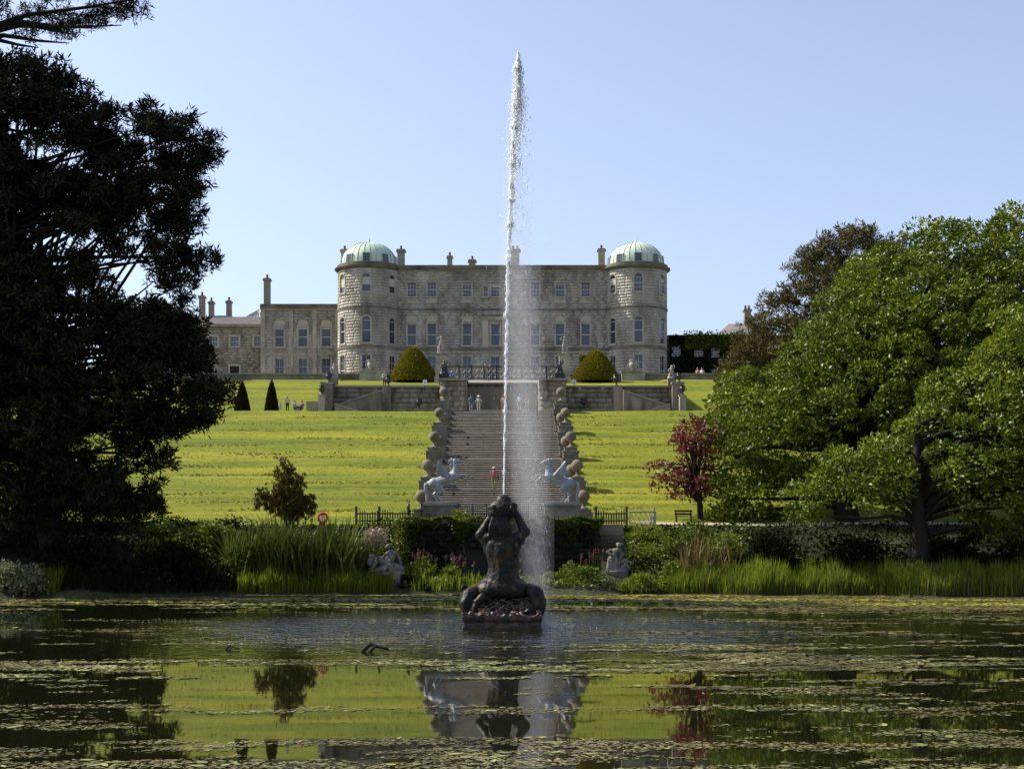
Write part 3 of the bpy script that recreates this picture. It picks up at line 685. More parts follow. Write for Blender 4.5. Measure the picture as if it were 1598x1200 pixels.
b = MB(); b.add([(p0.x,203,p0.z),(p1.x,203,p0.z),(p1.x,213,p0.z),(p0.x,213,p0.z),(q0.x,208,q0.z),(q1.x,208,q0.z)], [(0,1,5,4),(1,2,5),(2,3,4,5),(3,0,4)]); b.build('roof', SLATE, hb)
MB().box(p0.x+.3, p1.x-.3, 203.5, 212.5, 20.5, p0.z-.01).build('wall', STB, hb)
chimney(hb, 1166, 477, 507, 207.5, 12, 2, STB)

# ------------------------------------------------------------------ sculpted figures: ellipsoids and tapered limbs fused into one skin
def cap_verts(p0, p1, r0, r1, seg=12, fx=1., fz=1.):
    p0, p1 = Vector(p0), Vector(p1); d = p1-p0; L = d.length
    d = d/L if L > 1e-6 else Vector((0,0,1)); u = d.orthogonal().normalized(); v = d.cross(u)
    rings = []
    for a in (-80,-55,-28,0): rings.append((p0+d*(r0*math.sin(R(a))), r0*math.cos(R(a))))
    for a in (0,28,55,80): rings.append((p1+d*(r1*math.sin(R(a))), r1*math.cos(R(a))))
    V = [c+(u*math.cos(2*math.pi*k/seg)+v*math.sin(2*math.pi*k/seg))*r for c, r in rings for k in range(seg)]
    Fc = [(j*seg+k, j*seg+(k+1)%seg, (j+1)*seg+(k+1)%seg, (j+1)*seg+k) for j in range(len(rings)-1) for k in range(seg)]
    Fc += [tuple(range(seg-1,-1,-1)), tuple((len(rings)-1)*seg+k for k in range(seg))]
    return V, Fc
def ell_verts(c, r, rot=(0,0,0), seg=14):
    c = Vector(c); q = Matrix.Rotation(rot[2],3,'Z') @ Matrix.Rotation(rot[1],3,'Y') @ Matrix.Rotation(rot[0],3,'X'); V = []
    A = [-82,-60,-38,-19,0,19,38,60,82]
    for a in A:
        for k in range(seg):
            t = 2*math.pi*k/seg; V.append(c+q@Vector((r[0]*math.cos(R(a))*math.cos(t), r[1]*math.cos(R(a))*math.sin(t), r[2]*math.sin(R(a)))))
    Fc = [(j*seg+k, j*seg+(k+1)%seg, (j+1)*seg+(k+1)%seg, (j+1)*seg+k) for j in range(len(A)-1) for k in range(seg)]
    Fc += [tuple(range(seg-1,-1,-1)), tuple((len(A)-1)*seg+k for k in range(seg))]
    return V, Fc
def box_verts(q):
    x0, x1, y0, y1, z0, z1 = q
    return [Vector(v) for v in ((x0,y0,z0),(x1,y0,z0),(x1,y1,z0),(x0,y1,z0),(x0,y0,z1),(x1,y0,z1),(x1,y1,z1),(x0,y1,z1))], [(0,3,2,1),(4,5,6,7),(0,1,5,4),(1,2,6,5),(2,3,7,6),(3,0,4,7)]
def sculpt_mesh(name, prims, m, voxel=.03, smooth=3, rough=0., mirror=False, colors=None):
    b = MB()
    for p in prims:
        V, Fc = box_verts(p[1]) if p[0] == 'b' else cap_verts(*p[1:5]) if p[0] == 'c' else ell_verts(*p[1:4]) if len(p) > 3 and p[0] == 'e' else ell_verts(p[1], p[2])
        if mirror: V = [Vector((-v.x, v.y, v.z)) for v in V]; Fc = [tuple(reversed(f)) for f in Fc]
        b.add(V, Fc)
    src = b.mesh(name+'_src', m); o = bpy.data.objects.new('tmp', src); col.objects.link(o)
    md = o.modifiers.new('r', 'REMESH'); md.mode = 'VOXEL'; md.voxel_size = voxel; md.use_smooth_shade = True
    if smooth:
        ms = o.modifiers.new('s', 'SMOOTH'); ms.iterations = smooth; ms.factor = .5
    if rough:
        tx = bpy.data.textures.new('t', 'CLOUDS'); tx.noise_scale = rough*5; tx.noise_depth = 3
        dm = o.modifiers.new('d', 'DISPLACE'); dm.texture = tx; dm.strength = rough; dm.texture_coords = 'LOCAL'
    dg = bpy.context.evaluated_depsgraph_get(); me = bpy.data.meshes.new_from_object(o.evaluated_get(dg)); me.name = name
    bpy.data.objects.remove(o); bpy.data.meshes.remove(src)
    if not me.materials: me.materials.append(m)
    if colors:
        n = len(me.vertices); co = np.empty(n*3, np.float32); me.vertices.foreach_get('co', co); co = co.reshape(-1,3)
        if mirror: co = co*np.array([-1,1,1])
        best = np.full(n, 1e9); cc = np.zeros((n,4), np.float32)
        for p, c in zip(prims, colors):
            if p[0] == 'c':
                a, bb = np.array(p[1]), np.array(p[2]); d = bb-a; t = np.clip(((co-a)@d)/max(d@d,1e-9), 0, 1); dist = np.linalg.norm(co-a-t[:,None]*d, axis=1)-(p[3]+(p[4]-p[3])*t)
            else: dist = (np.linalg.norm((co-np.array(p[1]))/np.array(p[2]), axis=1)-1)*min(p[2])
            k = dist < best; best[k] = dist[k]; cc[k] = (*c, 1)
        at_ = me.color_attributes.new('Col', 'FLOAT_COLOR', 'POINT'); at_.data.foreach_set('color', cc.ravel())
    return me
def figmat():
    m = bpy.data.materials.new('clothed_figure'); m.use_nodes = True; t = m.node_tree; p = t.nodes['Principled BSDF']; p.inputs['Roughness'].default_value = .8
    a = nd(t, 'ShaderNodeAttribute'); a.attribute_name = 'Col'; n = nd(t, 'ShaderNodeTexNoise'); n.inputs['Scale'].default_value = 14
    mx = nd(t, 'ShaderNodeMix', data_type='RGBA', blend_type='MULTIPLY'); mx.inputs[0].default_value = .5
    t.links.new(a.outputs['Color'], mx.inputs[6]); t.links.new(n.outputs['Fac'], mx.inputs[7]); 
    h = nd(t, 'ShaderNodeBrightContrast'); h.inputs['Bright'].default_value = 0.0
    t.links.new(mx.outputs[2], p.inputs['Base Color']); return m
FIG = figmat()
SKIN = (.48,.29,.21)
def person(label, loc, rz=0, top=(.5,.5,.5), bottom=(.1,.1,.12), hair=(.06,.04,.03), h=1.72, pose='stand', shorts=False, sleeves=False, hat=None, pack=None, bag=None, group=None, seed=0):
    r = random.Random(seed+len(label)); k = h/1.72
    t = thing('person', label, 'person', loc, group, rz)
    P = []; C = []
    def cp(a, b, r0, r1, c): P.append(('c', tuple(np.array(a)*k), tuple(np.array(b)*k), r0*k, r1*k)); C.append(c)
    def el(c_, rr, c): P.append(('e', tuple(np.array(c_)*k), tuple(np.array(rr)*k))); C.append(c)
    low = SKIN if shorts else bottom; arm = top if sleeves else SKIN
    if pose == 'sit':
        zo = -.62
        for s in (-1,1):
            cp((s*.1,0,.92+zo),(s*.16,-.42,.98+zo+.12),.09,.07,bottom); cp((s*.16,-.42,1.08+zo),(s*.15,-.66,.70+zo),.07,.05,low); cp((s*.15,-.66,.70+zo),(s*.16,-.82,.68+zo),.05,.04,(.05,.04,.04))
    else:
        zo = 0; st = .16 if pose == 'walk' else .03
        for s in (-1,1):
            f = st*s
            cp((s*.09,0,.92),(s*.10,-f*.7,.50),.095,.068,bottom); cp((s*.10,-f*.7,.50),(s*.10,f*.5-(f if s > 0 else 0),.09),.064,.042,low)
            cp((s*.10,f*.5-(f if s > 0 else 0),.05),(s*.11,f*.5-.14-(f if s > 0 else 0),.035),.045,.035,(.06,.05,.05))
    el((0,0,.97+zo),(.17,.125,.14),bottom); cp((0,.01,1.05+zo),(0,0,1.22+zo),.135,.15,top); el((0,0,1.30+zo),(.185,.12,.16),top)
    cp((0,0,1.42+zo),(0,-.01,1.52+zo),.058,.052,SKIN)
    el((0,-.02,1.60+zo),(.078,.095,.115),SKIN); el((0,.015,1.63+zo),(.085,.095,.10),hair); el((0,-.115,1.585+zo),(.014,.02,.022),SKIN)
    for s in (-1,1):
        el((s*.078,-.01,1.59+zo),(.014,.022,.03),SKIN)
        bend = r.uniform(.02,.16) if pose != 'hold' else .26
        cp((s*.19,0,1.38+zo),(s*.25,.03,1.12+zo),.055,.045,top); e2 = (s*(.24),-bend-.02,.88+zo+bend*.7)
        cp((s*.25,.03,1.12+zo),e2,.042,.032,arm); hand = Vector(e2)+Vector((0,-.03,-.07)); el(tuple(hand),(.022,.035,.05),SKIN)
        for q in range(4): cp(tuple(hand+Vector((-.0,-.028+.018*q,-.03))), tuple(hand+Vector((0,-.036+.018*q,-.085+.004*abs(q-1.5)))), .010, .008, SKIN)
        cp(tuple(hand+Vector((-s*.012,-.03,.01))), tuple(hand+Vector((-s*.02,-.065,-.03))), .011, .009, SKIN)
    child('body', sculpt_mesh('body', P, FIG, .018*k, 1, colors=C), t)
    if hat:
        b = MB().lathe([(.001,.145),(.06,.14),(.095,.10),(.105,.045),(.19,.025),(.19,.012),(.1,.03)], (0,0,0), 16); child('hat', b.mesh('hat', hat, True), t, (0,0,(1.60+zo)*k))
    if pack:
        b = MB().box(-.15,.15,.12,.29,1.02+zo,1.42+zo); o = child('backpack', b.mesh('backpack', pack), t, (0,0,0)); bv = o.modifiers.new('b','BEVEL'); bv.width = .05; bv.segments = 3
    if bag:
        b = MB().box(-.36,-.27,-.12,.12,.62,.98); b.tube([(-.3,-.1,.98),(-.28,0,1.15),(-.3,.1,.98)], .015, 5); o = child('bag', b.mesh('bag', bag), t); bv = o.modifiers.new('b','BEVEL'); bv.width = .03
    return t

# ------------------------------------------------------------------ fountain: kneeling triton, base, jet and spray
TY = 54.6
def trimat():
    m = mat('wet_bronze', [(.004,.0035,.0028),(.008,.007,.005),(.016,.013,.007)], 1.8, .46, .8, 7, spec=.2, bdist=.05)
    t = m.node_tree; p = t.nodes['Principled BSDF']; L = t.links.new; g = nd(t, 'ShaderNodeNewGeometry')
    n = nd(t, 'ShaderNodeTexNoise'); n.inputs['Scale'].default_value = 1.7; n.inputs['Detail'].default_value = 7; n.inputs['Roughness'].default_value = .7; L(g.outputs['Position'], n.inputs['Vector'])
    r = ramp(t, [(0,0,0),(1,1,1)], [.52,.64]); L(n.outputs['Fac'], r.inputs[0])
    old = p.inputs['Base Color'].links[0].from_socket
    mx = nd(t, 'ShaderNodeMix', data_type='RGBA'); L(r.outputs[0], mx.inputs[0]); L(old, mx.inputs[6]); mx.inputs[7].default_value = (.060,.036,.008,1); L(mx.outputs[2], p.inputs['Base Color'])
    return m
TRI = trimat()
ROCK = mat('rusty_wet_rock', [(.008,.006,.005),(.03,.015,.009),(.085,.036,.022),(.15,.09,.065)], 3.0, .42, .9, 9, spec=.45, bdist=.06, pos=[.38,.48,.6,.72])
fount = thing('fountain_statue', 'dark wet triton statue kneeling on a rock base in the pond, holding up a shell', 'statue', (0, TY, 0))
T = []
def E(x, y, z, rx, ry, rz, rot=(0,0,0)): T.append(('e', (x,y,z), (rx,ry,rz), rot))
def Cc(a, b, r0, r1): T.append(('c', a, b, r0, r1))
E(0,.05,1.45,.98,.80,.52); E(-.42,-.12,1.40,.58,.6,.46); E(.42,-.12,1.40,.58,.6,.46)
Cc((-.45,.1,1.45),(-.85,.9,1.0),.5,.36); Cc((.45,.1,1.45),(.85,.9,1.0),.5,.36)
Cc((0,.05,1.6),(.04,.0,2.25),.70,.56); Cc((.04,0,2.25),(-.03,.02,2.85),.56,.60)
E(-.02,.05,3.02,.72,.46,.52); E(-.32,-.16,2.92,.32,.30,.5); E(.30,-.16,2.92,.32,.30,.5)
Cc((-.05,-.30,1.7),(-.05,-.38,2.9),.16,.16)
E(-.56,.02,3.32,.30,.32,.30); E(.56,.02,3.34,.30,.32,.30)
Cc((-.58,.05,3.36),(-.82,-.02,3.46),.24,.19); Cc((-.82,-.02,3.46),(-.46,.10,4.10),.19,.13); Cc((-.46,.10,4.10),(-.38,.15,4.3),.13,.12)
Cc((.58,.05,3.40),(.84,-.02,3.58),.24,.20); Cc((.84,-.02,3.58),(.52,.10,4.26),.20,.13); Cc((.52,.10,4.26),(.40,.15,4.42),.13,.12)
Cc((0,.06,3.4),(-.1,.12,3.7),.26,.24); E(-.10,.12,3.86,.34,.38,.38)
for i in range(13):
    a = -1.15+i*.19; x = .36*math.sin(a); Cc((-.1+x*.8,-.18,4.05), (-.1+x*1.05,-.27,3.75), .07, .08); Cc((-.1+x*1.05,-.27,3.75), (-.1+x*1.2+.04*(-1)**i,-.26,3.40), .08, .05)
E(-.02,.22,4.36,.54,.52,.46); Cc((-.05,.22,4.40),(.04,.26,4.72),.50,.27); E(.03,.27,4.76,.28,.30,.23); E(-.30,.05,4.30,.24,.3,.3)
for i in range(8):
    a = -1.3+i*.37; Cc((.02+.50*math.sin(a), .25-.50*math.cos(a), 4.22), (.10+.16*math.sin(a), .28-.22*math.cos(a), 4.86), .055, .04)
for q in range(4):
    Cc((-.46-.02*q,-.02-.0*q,4.24+.085*q),(-.30-.01*q,-.24,4.30+.085*q),.05,.042); Cc((.50+.01*q,-.02,4.34+.085*q),(.33+.01*q,-.22,4.40+.085*q),.05,.042)
Cc((-.42,.0,4.2),(-.22,-.2,4.22),.055,.045); Cc((.46,.0,4.3),(.24,-.2,4.30),.055,.045)
child('figure', sculpt_mesh('figure', T, TRI, .035, 3, rough=.035), fount)
# coiled tails
T = []
def coil(cx, cy, cz, pts, r0, r1):
    for i in range(len(pts)-1):
        a = r0+(r1-r0)*i/(len(pts)-1); b = r0+(r1-r0)*(i+1)/(len(pts)-1); Cc(tuple(np.array(pts[i])+(cx,cy,cz)), tuple(np.array(pts[i+1])+(cx,cy,cz)), a, b)
coil(0,0,0,[(-.55,.3,1.2),(-.95,-.1,1.35),(-1.2,-.45,1.25),(-1.33,-.6,.95),(-1.28,-.6,.62),(-1.0,-.7,.5)],.34,.22)
coil(0,0,0,[(-.5,-.5,1.05),(-.72,-.72,1.2),(-.92,-.8,1.02),(-1.02,-.85,.75),(-1.0,-.9,.5)],.19,.11)
coil(0,0,0,[(-1.3,-.2,1.5),(-1.42,-.25,1.62),(-1.5,-.3,1.52),(-1.47,-.32,1.42)],.06,.04)
coil(0,0,0,[(.55,.3,1.2),(.95,-.1,1.38),(1.2,-.4,1.32),(1.34,-.55,1.0),(1.28,-.6,.66),(1.0,-.7,.55)],.36,.24)
coil(0,0,0,[(.6,-.3,1.0),(.85,-.65,.98),(1.05,-.8,.75)],.22,.13)
child('coiled_tails', sculpt_mesh('coiled_tails', T, TRI, .035, 3, rough=.03), fount)
T = []; rr = random.Random(3)
E(0,0,.45,1.25,1.05,.42); T.append(('b', (-1.42,1.42,-1.22,1.2,-.4,.36))); T.append(('b', (-1.47,1.46,-1.28,1.25,.36,.56)))
for i in range(80): E(rr.uniform(-1.4,1.4), rr.uniform(-1.27,-.7), rr.uniform(.48,.66), rr.uniform(.06,.16), rr.uniform(.05,.12), rr.uniform(.04,.10), (rr.random(),rr.random(),rr.random()))
child('rock_base', sculpt_mesh('rock_base', T, ROCK, .035, 3, rough=.11), fount)
T = []
for i in range(120):
    x = rr.uniform(-1.0,1.05); y = rr.uniform(-1.05,-.5); z = .58+.45*(y+1.05)/.5+rr.uniform(-.05,.12); L_ = rr.uniform(.06,.20); a = rr.uniform(0,math.pi)
    Cc((x-L_*math.cos(a),y,z-L_*.4*math.sin(a)),(x+L_*math.cos(a),y+rr.uniform(-.05,.1),z+L_*.5*math.sin(a)),rr.uniform(.03,.075),rr.uniform(.015,.035))
child('shell_encrusted_rocks', sculpt_mesh('shell_encrusted_rocks', T, ROCK, .022, 1, rough=.03), fount)
plm = MB().box(-1.42,1.42,-1.25,1.25,-1.2,.12).mesh('plinth', mat('wet_dark_stone', [(.010,.009,.006),(.03,.024,.014),(.07,.05,.02)], 1.5, .4, .7, 6)); child('plinth', plm, fount)
# jet
def watspray(name, trans, wcol=(.93,.95,.97)):
    m = bpy.data.materials.new(name); m.use_nodes = True; t = m.node_tree; t.nodes.clear(); L = t.links.new
    d = nd(t, 'ShaderNodeBsdfDiffuse'); d.inputs[0].default_value = (*wcol, 1); tl = nd(t, 'ShaderNodeBsdfTranslucent'); tl.inputs[0].default_value = (*wcol, 1)
    gl = nd(t, 'ShaderNodeBsdfGlossy'); gl.inputs['Roughness'].default_value = .2; tp_ = nd(t, 'ShaderNodeBsdfTransparent')
    a = nd(t, 'ShaderNodeMixShader'); a.inputs[0].default_value = .45; L(d.outputs[0], a.inputs[1]); L(tl.outputs[0], a.inputs[2])
    b = nd(t, 'ShaderNodeMixShader'); b.inputs[0].default_value = .15; L(a.outputs[0], b.inputs[1]); L(gl.outputs[0], b.inputs[2])
    c = nd(t, 'ShaderNodeMixShader'); c.inputs[0].default_value = trans; L(b.outputs[0], c.inputs[1]); L(tp_.outputs[0], c.inputs[2])
    o = nd(t, 'ShaderNodeOutputMaterial'); L(c.outputs[0], o.inputs[0]); return m
SPR = watspray('white_water', .38, (.97,.98,.99)); SPR2 = watspray('fine_spray', .5)
sf = F/TY
def jetx(py): return np.interp(py, [72,140,230,330,420,560,772], [25,23,17,13,9,6,2])/sf
def jz(py): return CH+(YH-py)/sf
jet = thing('fountain_jet', 'tall white jet of water shooting up from the statue with spray falling at its right', 'water jet', (0, TY+.28, jz(772)))
b = MB(); path = []; rad = []
for py in np.arange(774, 84, -3.0):
    f = (772-py)/700; r = (.045+.045*f+.05*max(0,f-.3)*(rng.random()*1.6))*float(np.interp(py,[75,130],[.25,1]))
    path.append((jetx(py)+rng.normal()*.018*(.3+f*1.6), TY+.28+rng.normal()*.02*(.3+f), jz(py))); rad.append(r*(.6+.6*rng.random()*min(1,f*2)+.14*math.sin(py*.23)*math.sin(py*.071+1)))
b.tube(path, rad, 7); b.build('water_column', SPR, jet, True)
def drops(n, fn, name, m, parent):
    P = np.zeros((n,3)); A = np.zeros(n); B = np.zeros(n)
    for i in range(n): P[i], A[i], B[i] = fn()
    # torn flakes of water, thin six-sided drops turned at random about the way the light comes
    base = np.array([[0,0,1],[1,0,0],[0,.35,0],[-1,0,0],[0,-.35,0],[0,0,-1]]); tri = np.array([[0,1,2],[0,2,3],[0,3,4],[0,4,1],[5,2,1],[5,3,2],[5,4,3],[5,1,4]])
    nn = np.array([-.9,-.4,0])+g_.normal(size=(n,3))*.25; nn[:,2] *= .4; nn /= np.linalg.norm(nn, axis=1, keepdims=True); tt = np.cross(nn, [0,0,1.]); tt /= np.linalg.norm(tt, axis=1, keepdims=True); uu = np.cross(tt, nn)
    loc_ = base[None]*np.stack([A,A,B],-1)[:,None,:]; V = P[:,None,:]+loc_[:,:,0:1]*tt[:,None]+loc_[:,:,1:2]*nn[:,None]+loc_[:,:,2:3]*uu[:,None]
    Fc = (np.arange(n)*6)[:,None,None]+tri[None]
    me = np_mesh(name, V, Fc.reshape(-1,3), False); me.materials.append(m); o = ob(name, me, parent); o['kind'] = 'stuff'; return o
g_ = rng
def core():
    py = 772-696*g_.random()**.75; py += 7*math.sin(py*.21)+5*math.sin(py*.097); f = (772-py)/700; sgm = (.02+.085*f**1.5)*(.7+.5*math.sin(py*.13))*float(np.interp(py,[72,120],[.3,1]))
    return (jetx(py)+g_.normal()*sgm, TY+.28+g_.normal()*sgm, jz(py)), .012+.030*f*g_.random(), .03+.09*g_.random()
def plume():
    py = 78+g_.gamma(2.2, 45); k = np.interp(py, [72,110,170,230,400], [1.5,6,11,16,17])/sf
    cxp = jetx(py)+np.interp(py, [72,230,400], [0,.12,.22])
    return (cxp+g_.normal()*k*.55, TY+.28+g_.normal()*k*.55, jz(py)), .012+.030*g_.random()**2, .02+.08*g_.random()
def fall():
    py = 120+840*g_.random()**.8
    cxp = np.interp(py, [100,300,500,700,850,985], [28,38,44,50,57,63])/sf; k = np.interp(py, [100,400,700,985], [7,12,11,10])/sf
    return (cxp+g_.normal()*k*.9, TY+.3+g_.normal()*k*1.5, max(.02, jz(py))), .003+.006*g_.random()**2, .02+.07*g_.random()
def veil():
    py = 330+640*g_.random()
    cxp = np.interp(py, [300,600,985], [18,32,56])/sf; k = np.interp(py, [300,600,985], [16,17,12])/sf
    return (cxp+g_.normal()*k, TY+.3+g_.normal()*k*1.3, max(.02, jz(py))), .0025+.004*g_.random(), .03+.10*g_.random()
def splash():
    r_ = abs(g_.normal())*.5; a = g_.random()*6.28
    return (63/sf+r_*math.cos(a)*1.2, TY+.3+r_*math.sin(a), abs(g_.normal())*.35*math.exp(-r_)), .006+.010*g_.random(), .008+.02*g_.random()
drops(4800, core, 'jet_droplets', SPR, jet); drops(2800, plume, 'plume_droplets', SPR, jet)
drops(1500, fall, 'falling_droplets', SPR, jet); drops(2000, veil, 'spray_veil', SPR2, jet); drops(1800, splash, 'splash', SPR, jet)
# fine mist drifting with the spray
mm = bpy.data.materials.new('mist'); mm.use_nodes = True; t = mm.node_tree; t.nodes.clear()
pv_ = nd(t, 'ShaderNodeVolumePrincipled'); pv_.inputs['Color'].default_value = (.95,.97,1,1); pv_.inputs['Density'].default_value = .085; pv_.inputs['Anisotropy'].default_value = .2
t.links.new(pv_.outputs[0], nd(t, 'ShaderNodeOutputMaterial').inputs['Volume'])
for nm, ks in (('outer_mist', 1.45), ('mist', 1.1), ('inner_mist', .75), ('mist_core', .4)):
    b = MB(); path = []; rad = []
    for py in (110 if ks > 1 else 200, 260, 340, 420, 500, 580, 660, 740, 820, 890, 950, 983):
        path.append((np.interp(py, [200,600,985], [16,34,58])/sf, TY+.3, max(.02, jz(py)))); rad.append(ks*(1+.12*math.sin(py*.031+ks*9))*np.interp(py, [110,200,450,700,900,985], [3,9,24,26,20,17])/sf)
    b.tube(path, rad, 14); o = b.build(nm, mm, jet, True); o['kind'] = 'stuff'

# ------------------------------------------------------------------ winged horses
def horse_prims():
    P = []
    def c(a, b, r0, r1): P.append(('c', a, b, r0, r1))
    def e(a, r, rot=(0,0,0)): P.append(('e', a, r, rot))
    e((-.42,0,1.22),(.44,.36,.40),(0,-.35,0)); e((-.15,-.17,1.08),(.34,.19,.36)); e((-.30,.17,1.08),(.34,.19,.36))
    c((-.2,0,1.28),(.55,0,1.52),.36,.37); c((.5,0,1.52),(.92,0,1.72),.38,.33); e((.98,0,1.66),(.27,.29,.33))
    c((.95,0,1.85),(.98,0,2.3),.27,.18); c((.98,0,2.3),(.93,0,2.68),.18,.15)
    c((.93,0,2.72),(1.2,0,2.70),.155,.12); c((1.2,0,2.70),(1.46,0,2.56),.115,.075); e((1.16,0,2.62),(.14,.085,.12)); e((1.47,0,2.55),(.07,.065,.07))
    for s in (-1,1): c((.93,s*.07,2.82),(.97,s*.09,3.0),.045,.012)
    for i in range(9):
        z = 2.0+.1*i; x = .80-.015*i; c((x+.06,0,z+.05),(x-.12-.05*math.sin(i*1.7),0,z-.1),.07,.025)
    # forelegs pawing the air
    c((.95,-.17,1.55),(1.42,-.2,1.74),.16,.085); c((1.42,-.2,1.74),(1.72,-.2,1.80),.08,.05); c((1.72,-.2,1.80),(2.02,-.2,1.64),.05,.042); e((2.08,-.2,1.60),(.08,.06,.06))
    c((.95,.17,1.52),(1.45,.2,1.66),.16,.085); c((1.45,.2,1.66),(1.74,.2,1.42),.075,.045); c((1.74,.2,1.42),(1.76,.2,1.2),.045,.04); e((1.78,.2,1.13),(.06,.06,.07))
    # hind legs
    for s, x0 in ((-1,-.05),(1,-.36)):
        c((x0-.1,s*.2,1.08),(x0+.2,s*.22,.80),.22,.13); c((x0+.2,s*.22,.80),(x0-.14,s*.22,.50),.125,.075); c((x0-.14,s*.22,.50),(x0+.08,s*.22,.14),.065,.05); c((x0+.08,s*.22,.14),(x0+.2,s*.22,.04),.055,.065)
    # tail to the ground
    pts = [(-.78,0,1.30),(-.98,0,1.12),(-1.02,0,.75),(-.92,0,.42),(-.95,0,.1)]
    for i in range(4): c(pts[i], pts[i+1], .10+.05*(i == 1), .12 if i < 2 else .08)
    return P
def wing_prims(s):
    P = []; root = np.array((.55, s*.36, 1.75))
    P.append(('c', tuple(root), (.22,s*.5,2.2), .13, .08)); P.append(('c', (.22,s*.5,2.2), (-.08,s*.62,2.66), .075, .04))
    for i in range(8):
        t = i/7; st_ = np.array((.40-.36*t, s*(.42+.14*t), 1.72+.62*t)); tip = np.array((-.34+.05*math.sin(t*3)+.2*t, s*(.62+.10*t), 1.86+.80*t))
        P.append(('c', tuple(st_), tuple(tip), .085, .035))
    for i in range(5):
        t = i/4; P.append(('c', (.48-.22*t, s*(.41+.05*t), 1.60+.42*t), (.05-.1*t, s*(.50+.06*t), 1.66+.52*t), .07, .045))
    return P
def stone_ped(parent, x0, x1, y0, y1, z0, z1):
    MB().box(x0-.35, x1+.35, y0-.3, y1+.3, z0-1.5, z0+.32).build('base_step', COPE, parent)
    MB().box(x0, x1, y0, y1, z0+.32, z1-.16).build('pedestal_block', PEDM, parent)
    MB().box(x0-.08, x1+.08, y0-.08, y1+.08, z1-.16, z1).build('pedestal_cap', COPE, parent)
    for k in range(3):
        a = x0+.08+(x1-x0-.16)*k/3; b_ = x0+.0+(x1-x0-.0)*(k+1)/3-.06
        MB().box(a+.02, b_, y0-.025, y0+.05, z0+.38, z1-.22).build('panel', PEDM, parent)
for s, nm in ((-1, 'left'), (1, 'right')):
    cx_ = -4.05 if s < 0 else 4.0
    py0 = 98.2
    pd = thing('statue_pedestal', f'oblong panelled stone pedestal under the {nm} winged horse', 'pedestal', (cx_, py0, 4.5))
    stone_ped(pd, cx_-1.2, cx_+1.2, py0-.6, py0+.6, 4.4, 5.72)
    hs = thing('winged_horse_statue', f'pale grey winged horse statue rearing at the {nm} foot of the stairs', 'statue', (cx_, py0, 5.72))
    mir = s > 0
    child('horse', sculpt_mesh('horse', horse_prims(), ZINC, .028, 2, mirror=mir), hs, (-.05*(-s), 0, .1))
    for w_ in (-1, 1): child('wing', sculpt_mesh('wing', wing_prims(w_), ZINC, .025, 1, mirror=mir), hs, (-.05*(-s), 0, .1))
    bb = MB().box(-1.12,1.12,-.5,.5,0,.1); child('plinth', bb.mesh('plinth', ZINC), hs)

# ------------------------------------------------------------------ statues, urns, black figures
def human_statue(m, pose):
    P = []
    def c(a, b, r0, r1): P.append(('c', a, b, r0, r1))
    def e(a, r, rot=(0,0,0)): P.append(('e', a, r, rot))
    c((-.1,0,.95),(-.13,-.05,.5),.12,.085); c((-.13,-.05,.5),(-.14,0,.08),.08,.05); c((-.14,-.0,.05),(-.15,-.17,.04),.05,.04)
    c((.1,0,.95),(.17,-.10,.52),.12,.085); c((.17,-.10,.52),(.2,.06,.09),.075,.05); c((.2,.06,.05),(.23,-.1,.04),.05,.04)
    e((0,0,1.0),(.19,.14,.16)); c((0,0,1.1),(.02,0,1.32),.15,.18); e((.02,0,1.38),(.21,.14,.15)); c((.02,0,1.5),(.03,-.01,1.62),.06,.06); e((.04,-.02,1.72),(.10,.12,.135)); e((.04,.02,1.77),(.115,.12,.11))
    if pose == 0:
        c((-.2,0,1.45),(-.32,-.05,1.62),.06,.05); c((-.32,-.05,1.62),(-.12,-.1,1.86),.05,.04); c((.22,0,1.44),(.36,-.1,1.3),.06,.05); c((.36,-.1,1.3),(.5,-.25,1.42),.045,.035)
        c((.1,.1,1.3),(.25,.15,.5),.10,.14); c((-.25,.1,.02),(-.3,.1,.75),.14,.09)
    else:
        c((-.2,0,1.45),(-.42,-.05,1.5),.06,.05); c((-.42,-.05,1.5),(-.25,-.08,1.78),.05,.045); c((.22,0,1.44),(.33,0,1.15),.06,.05); c((.33,0,1.15),(.28,-.08,.85),.045,.035)
        c((.25,.1,.02),(.3,.1,.9),.12,.10); c((.05,.12,1.3),(-.05,.12,.6),.1,.12)
    e((0,.02,.03),(.34,.26,.06))
    return P
for px, pz, pose, lab in ((688,552,0,'pale marble statue with raised arm on the left tall plinth'), (880.5,552,1,'pale marble statue shading its eyes on the right tall plinth')):
    p = at(px, pz, 159); zb = gz(p.x, 159)-.3; pl_ = thing('statue_plinth', f'tall plain stone plinth under the {"left" if px < 784 else "right"} marble statue', 'plinth', (p.x, 159, zb))
    MB().box(p.x-.55, p.x+.55, 158.5, 159.5, zb, p.z-.14).build('shaft', TRIM, pl_); MB().box(p.x-.68, p.x+.68, 158.4, 159.6, p.z-.14, p.z).build('cap', COPE, pl_); MB().box(p.x-.7, p.x+.7, 158.3, 159.7, zb, zb+.9).build('foot', TRIM, pl_)
    st_ = thing('marble_statue', lab, 'statue', (p.x, 159, p.z)); child('figure', sculpt_mesh('figure', human_statue(MARBLE, pose), MARBLE, .025, 1), st_)
UR = [(.001,0),(.30,0),(.30,.08),(.20,.14),(.09,.22),(.08,.34),(.16,.40),(.30,.52),(.38,.72),(.40,.92),(.34,1.06),(.30,1.12),(.42,1.2),(.44,1.26),(.36,1.27),(.001,1.2)]
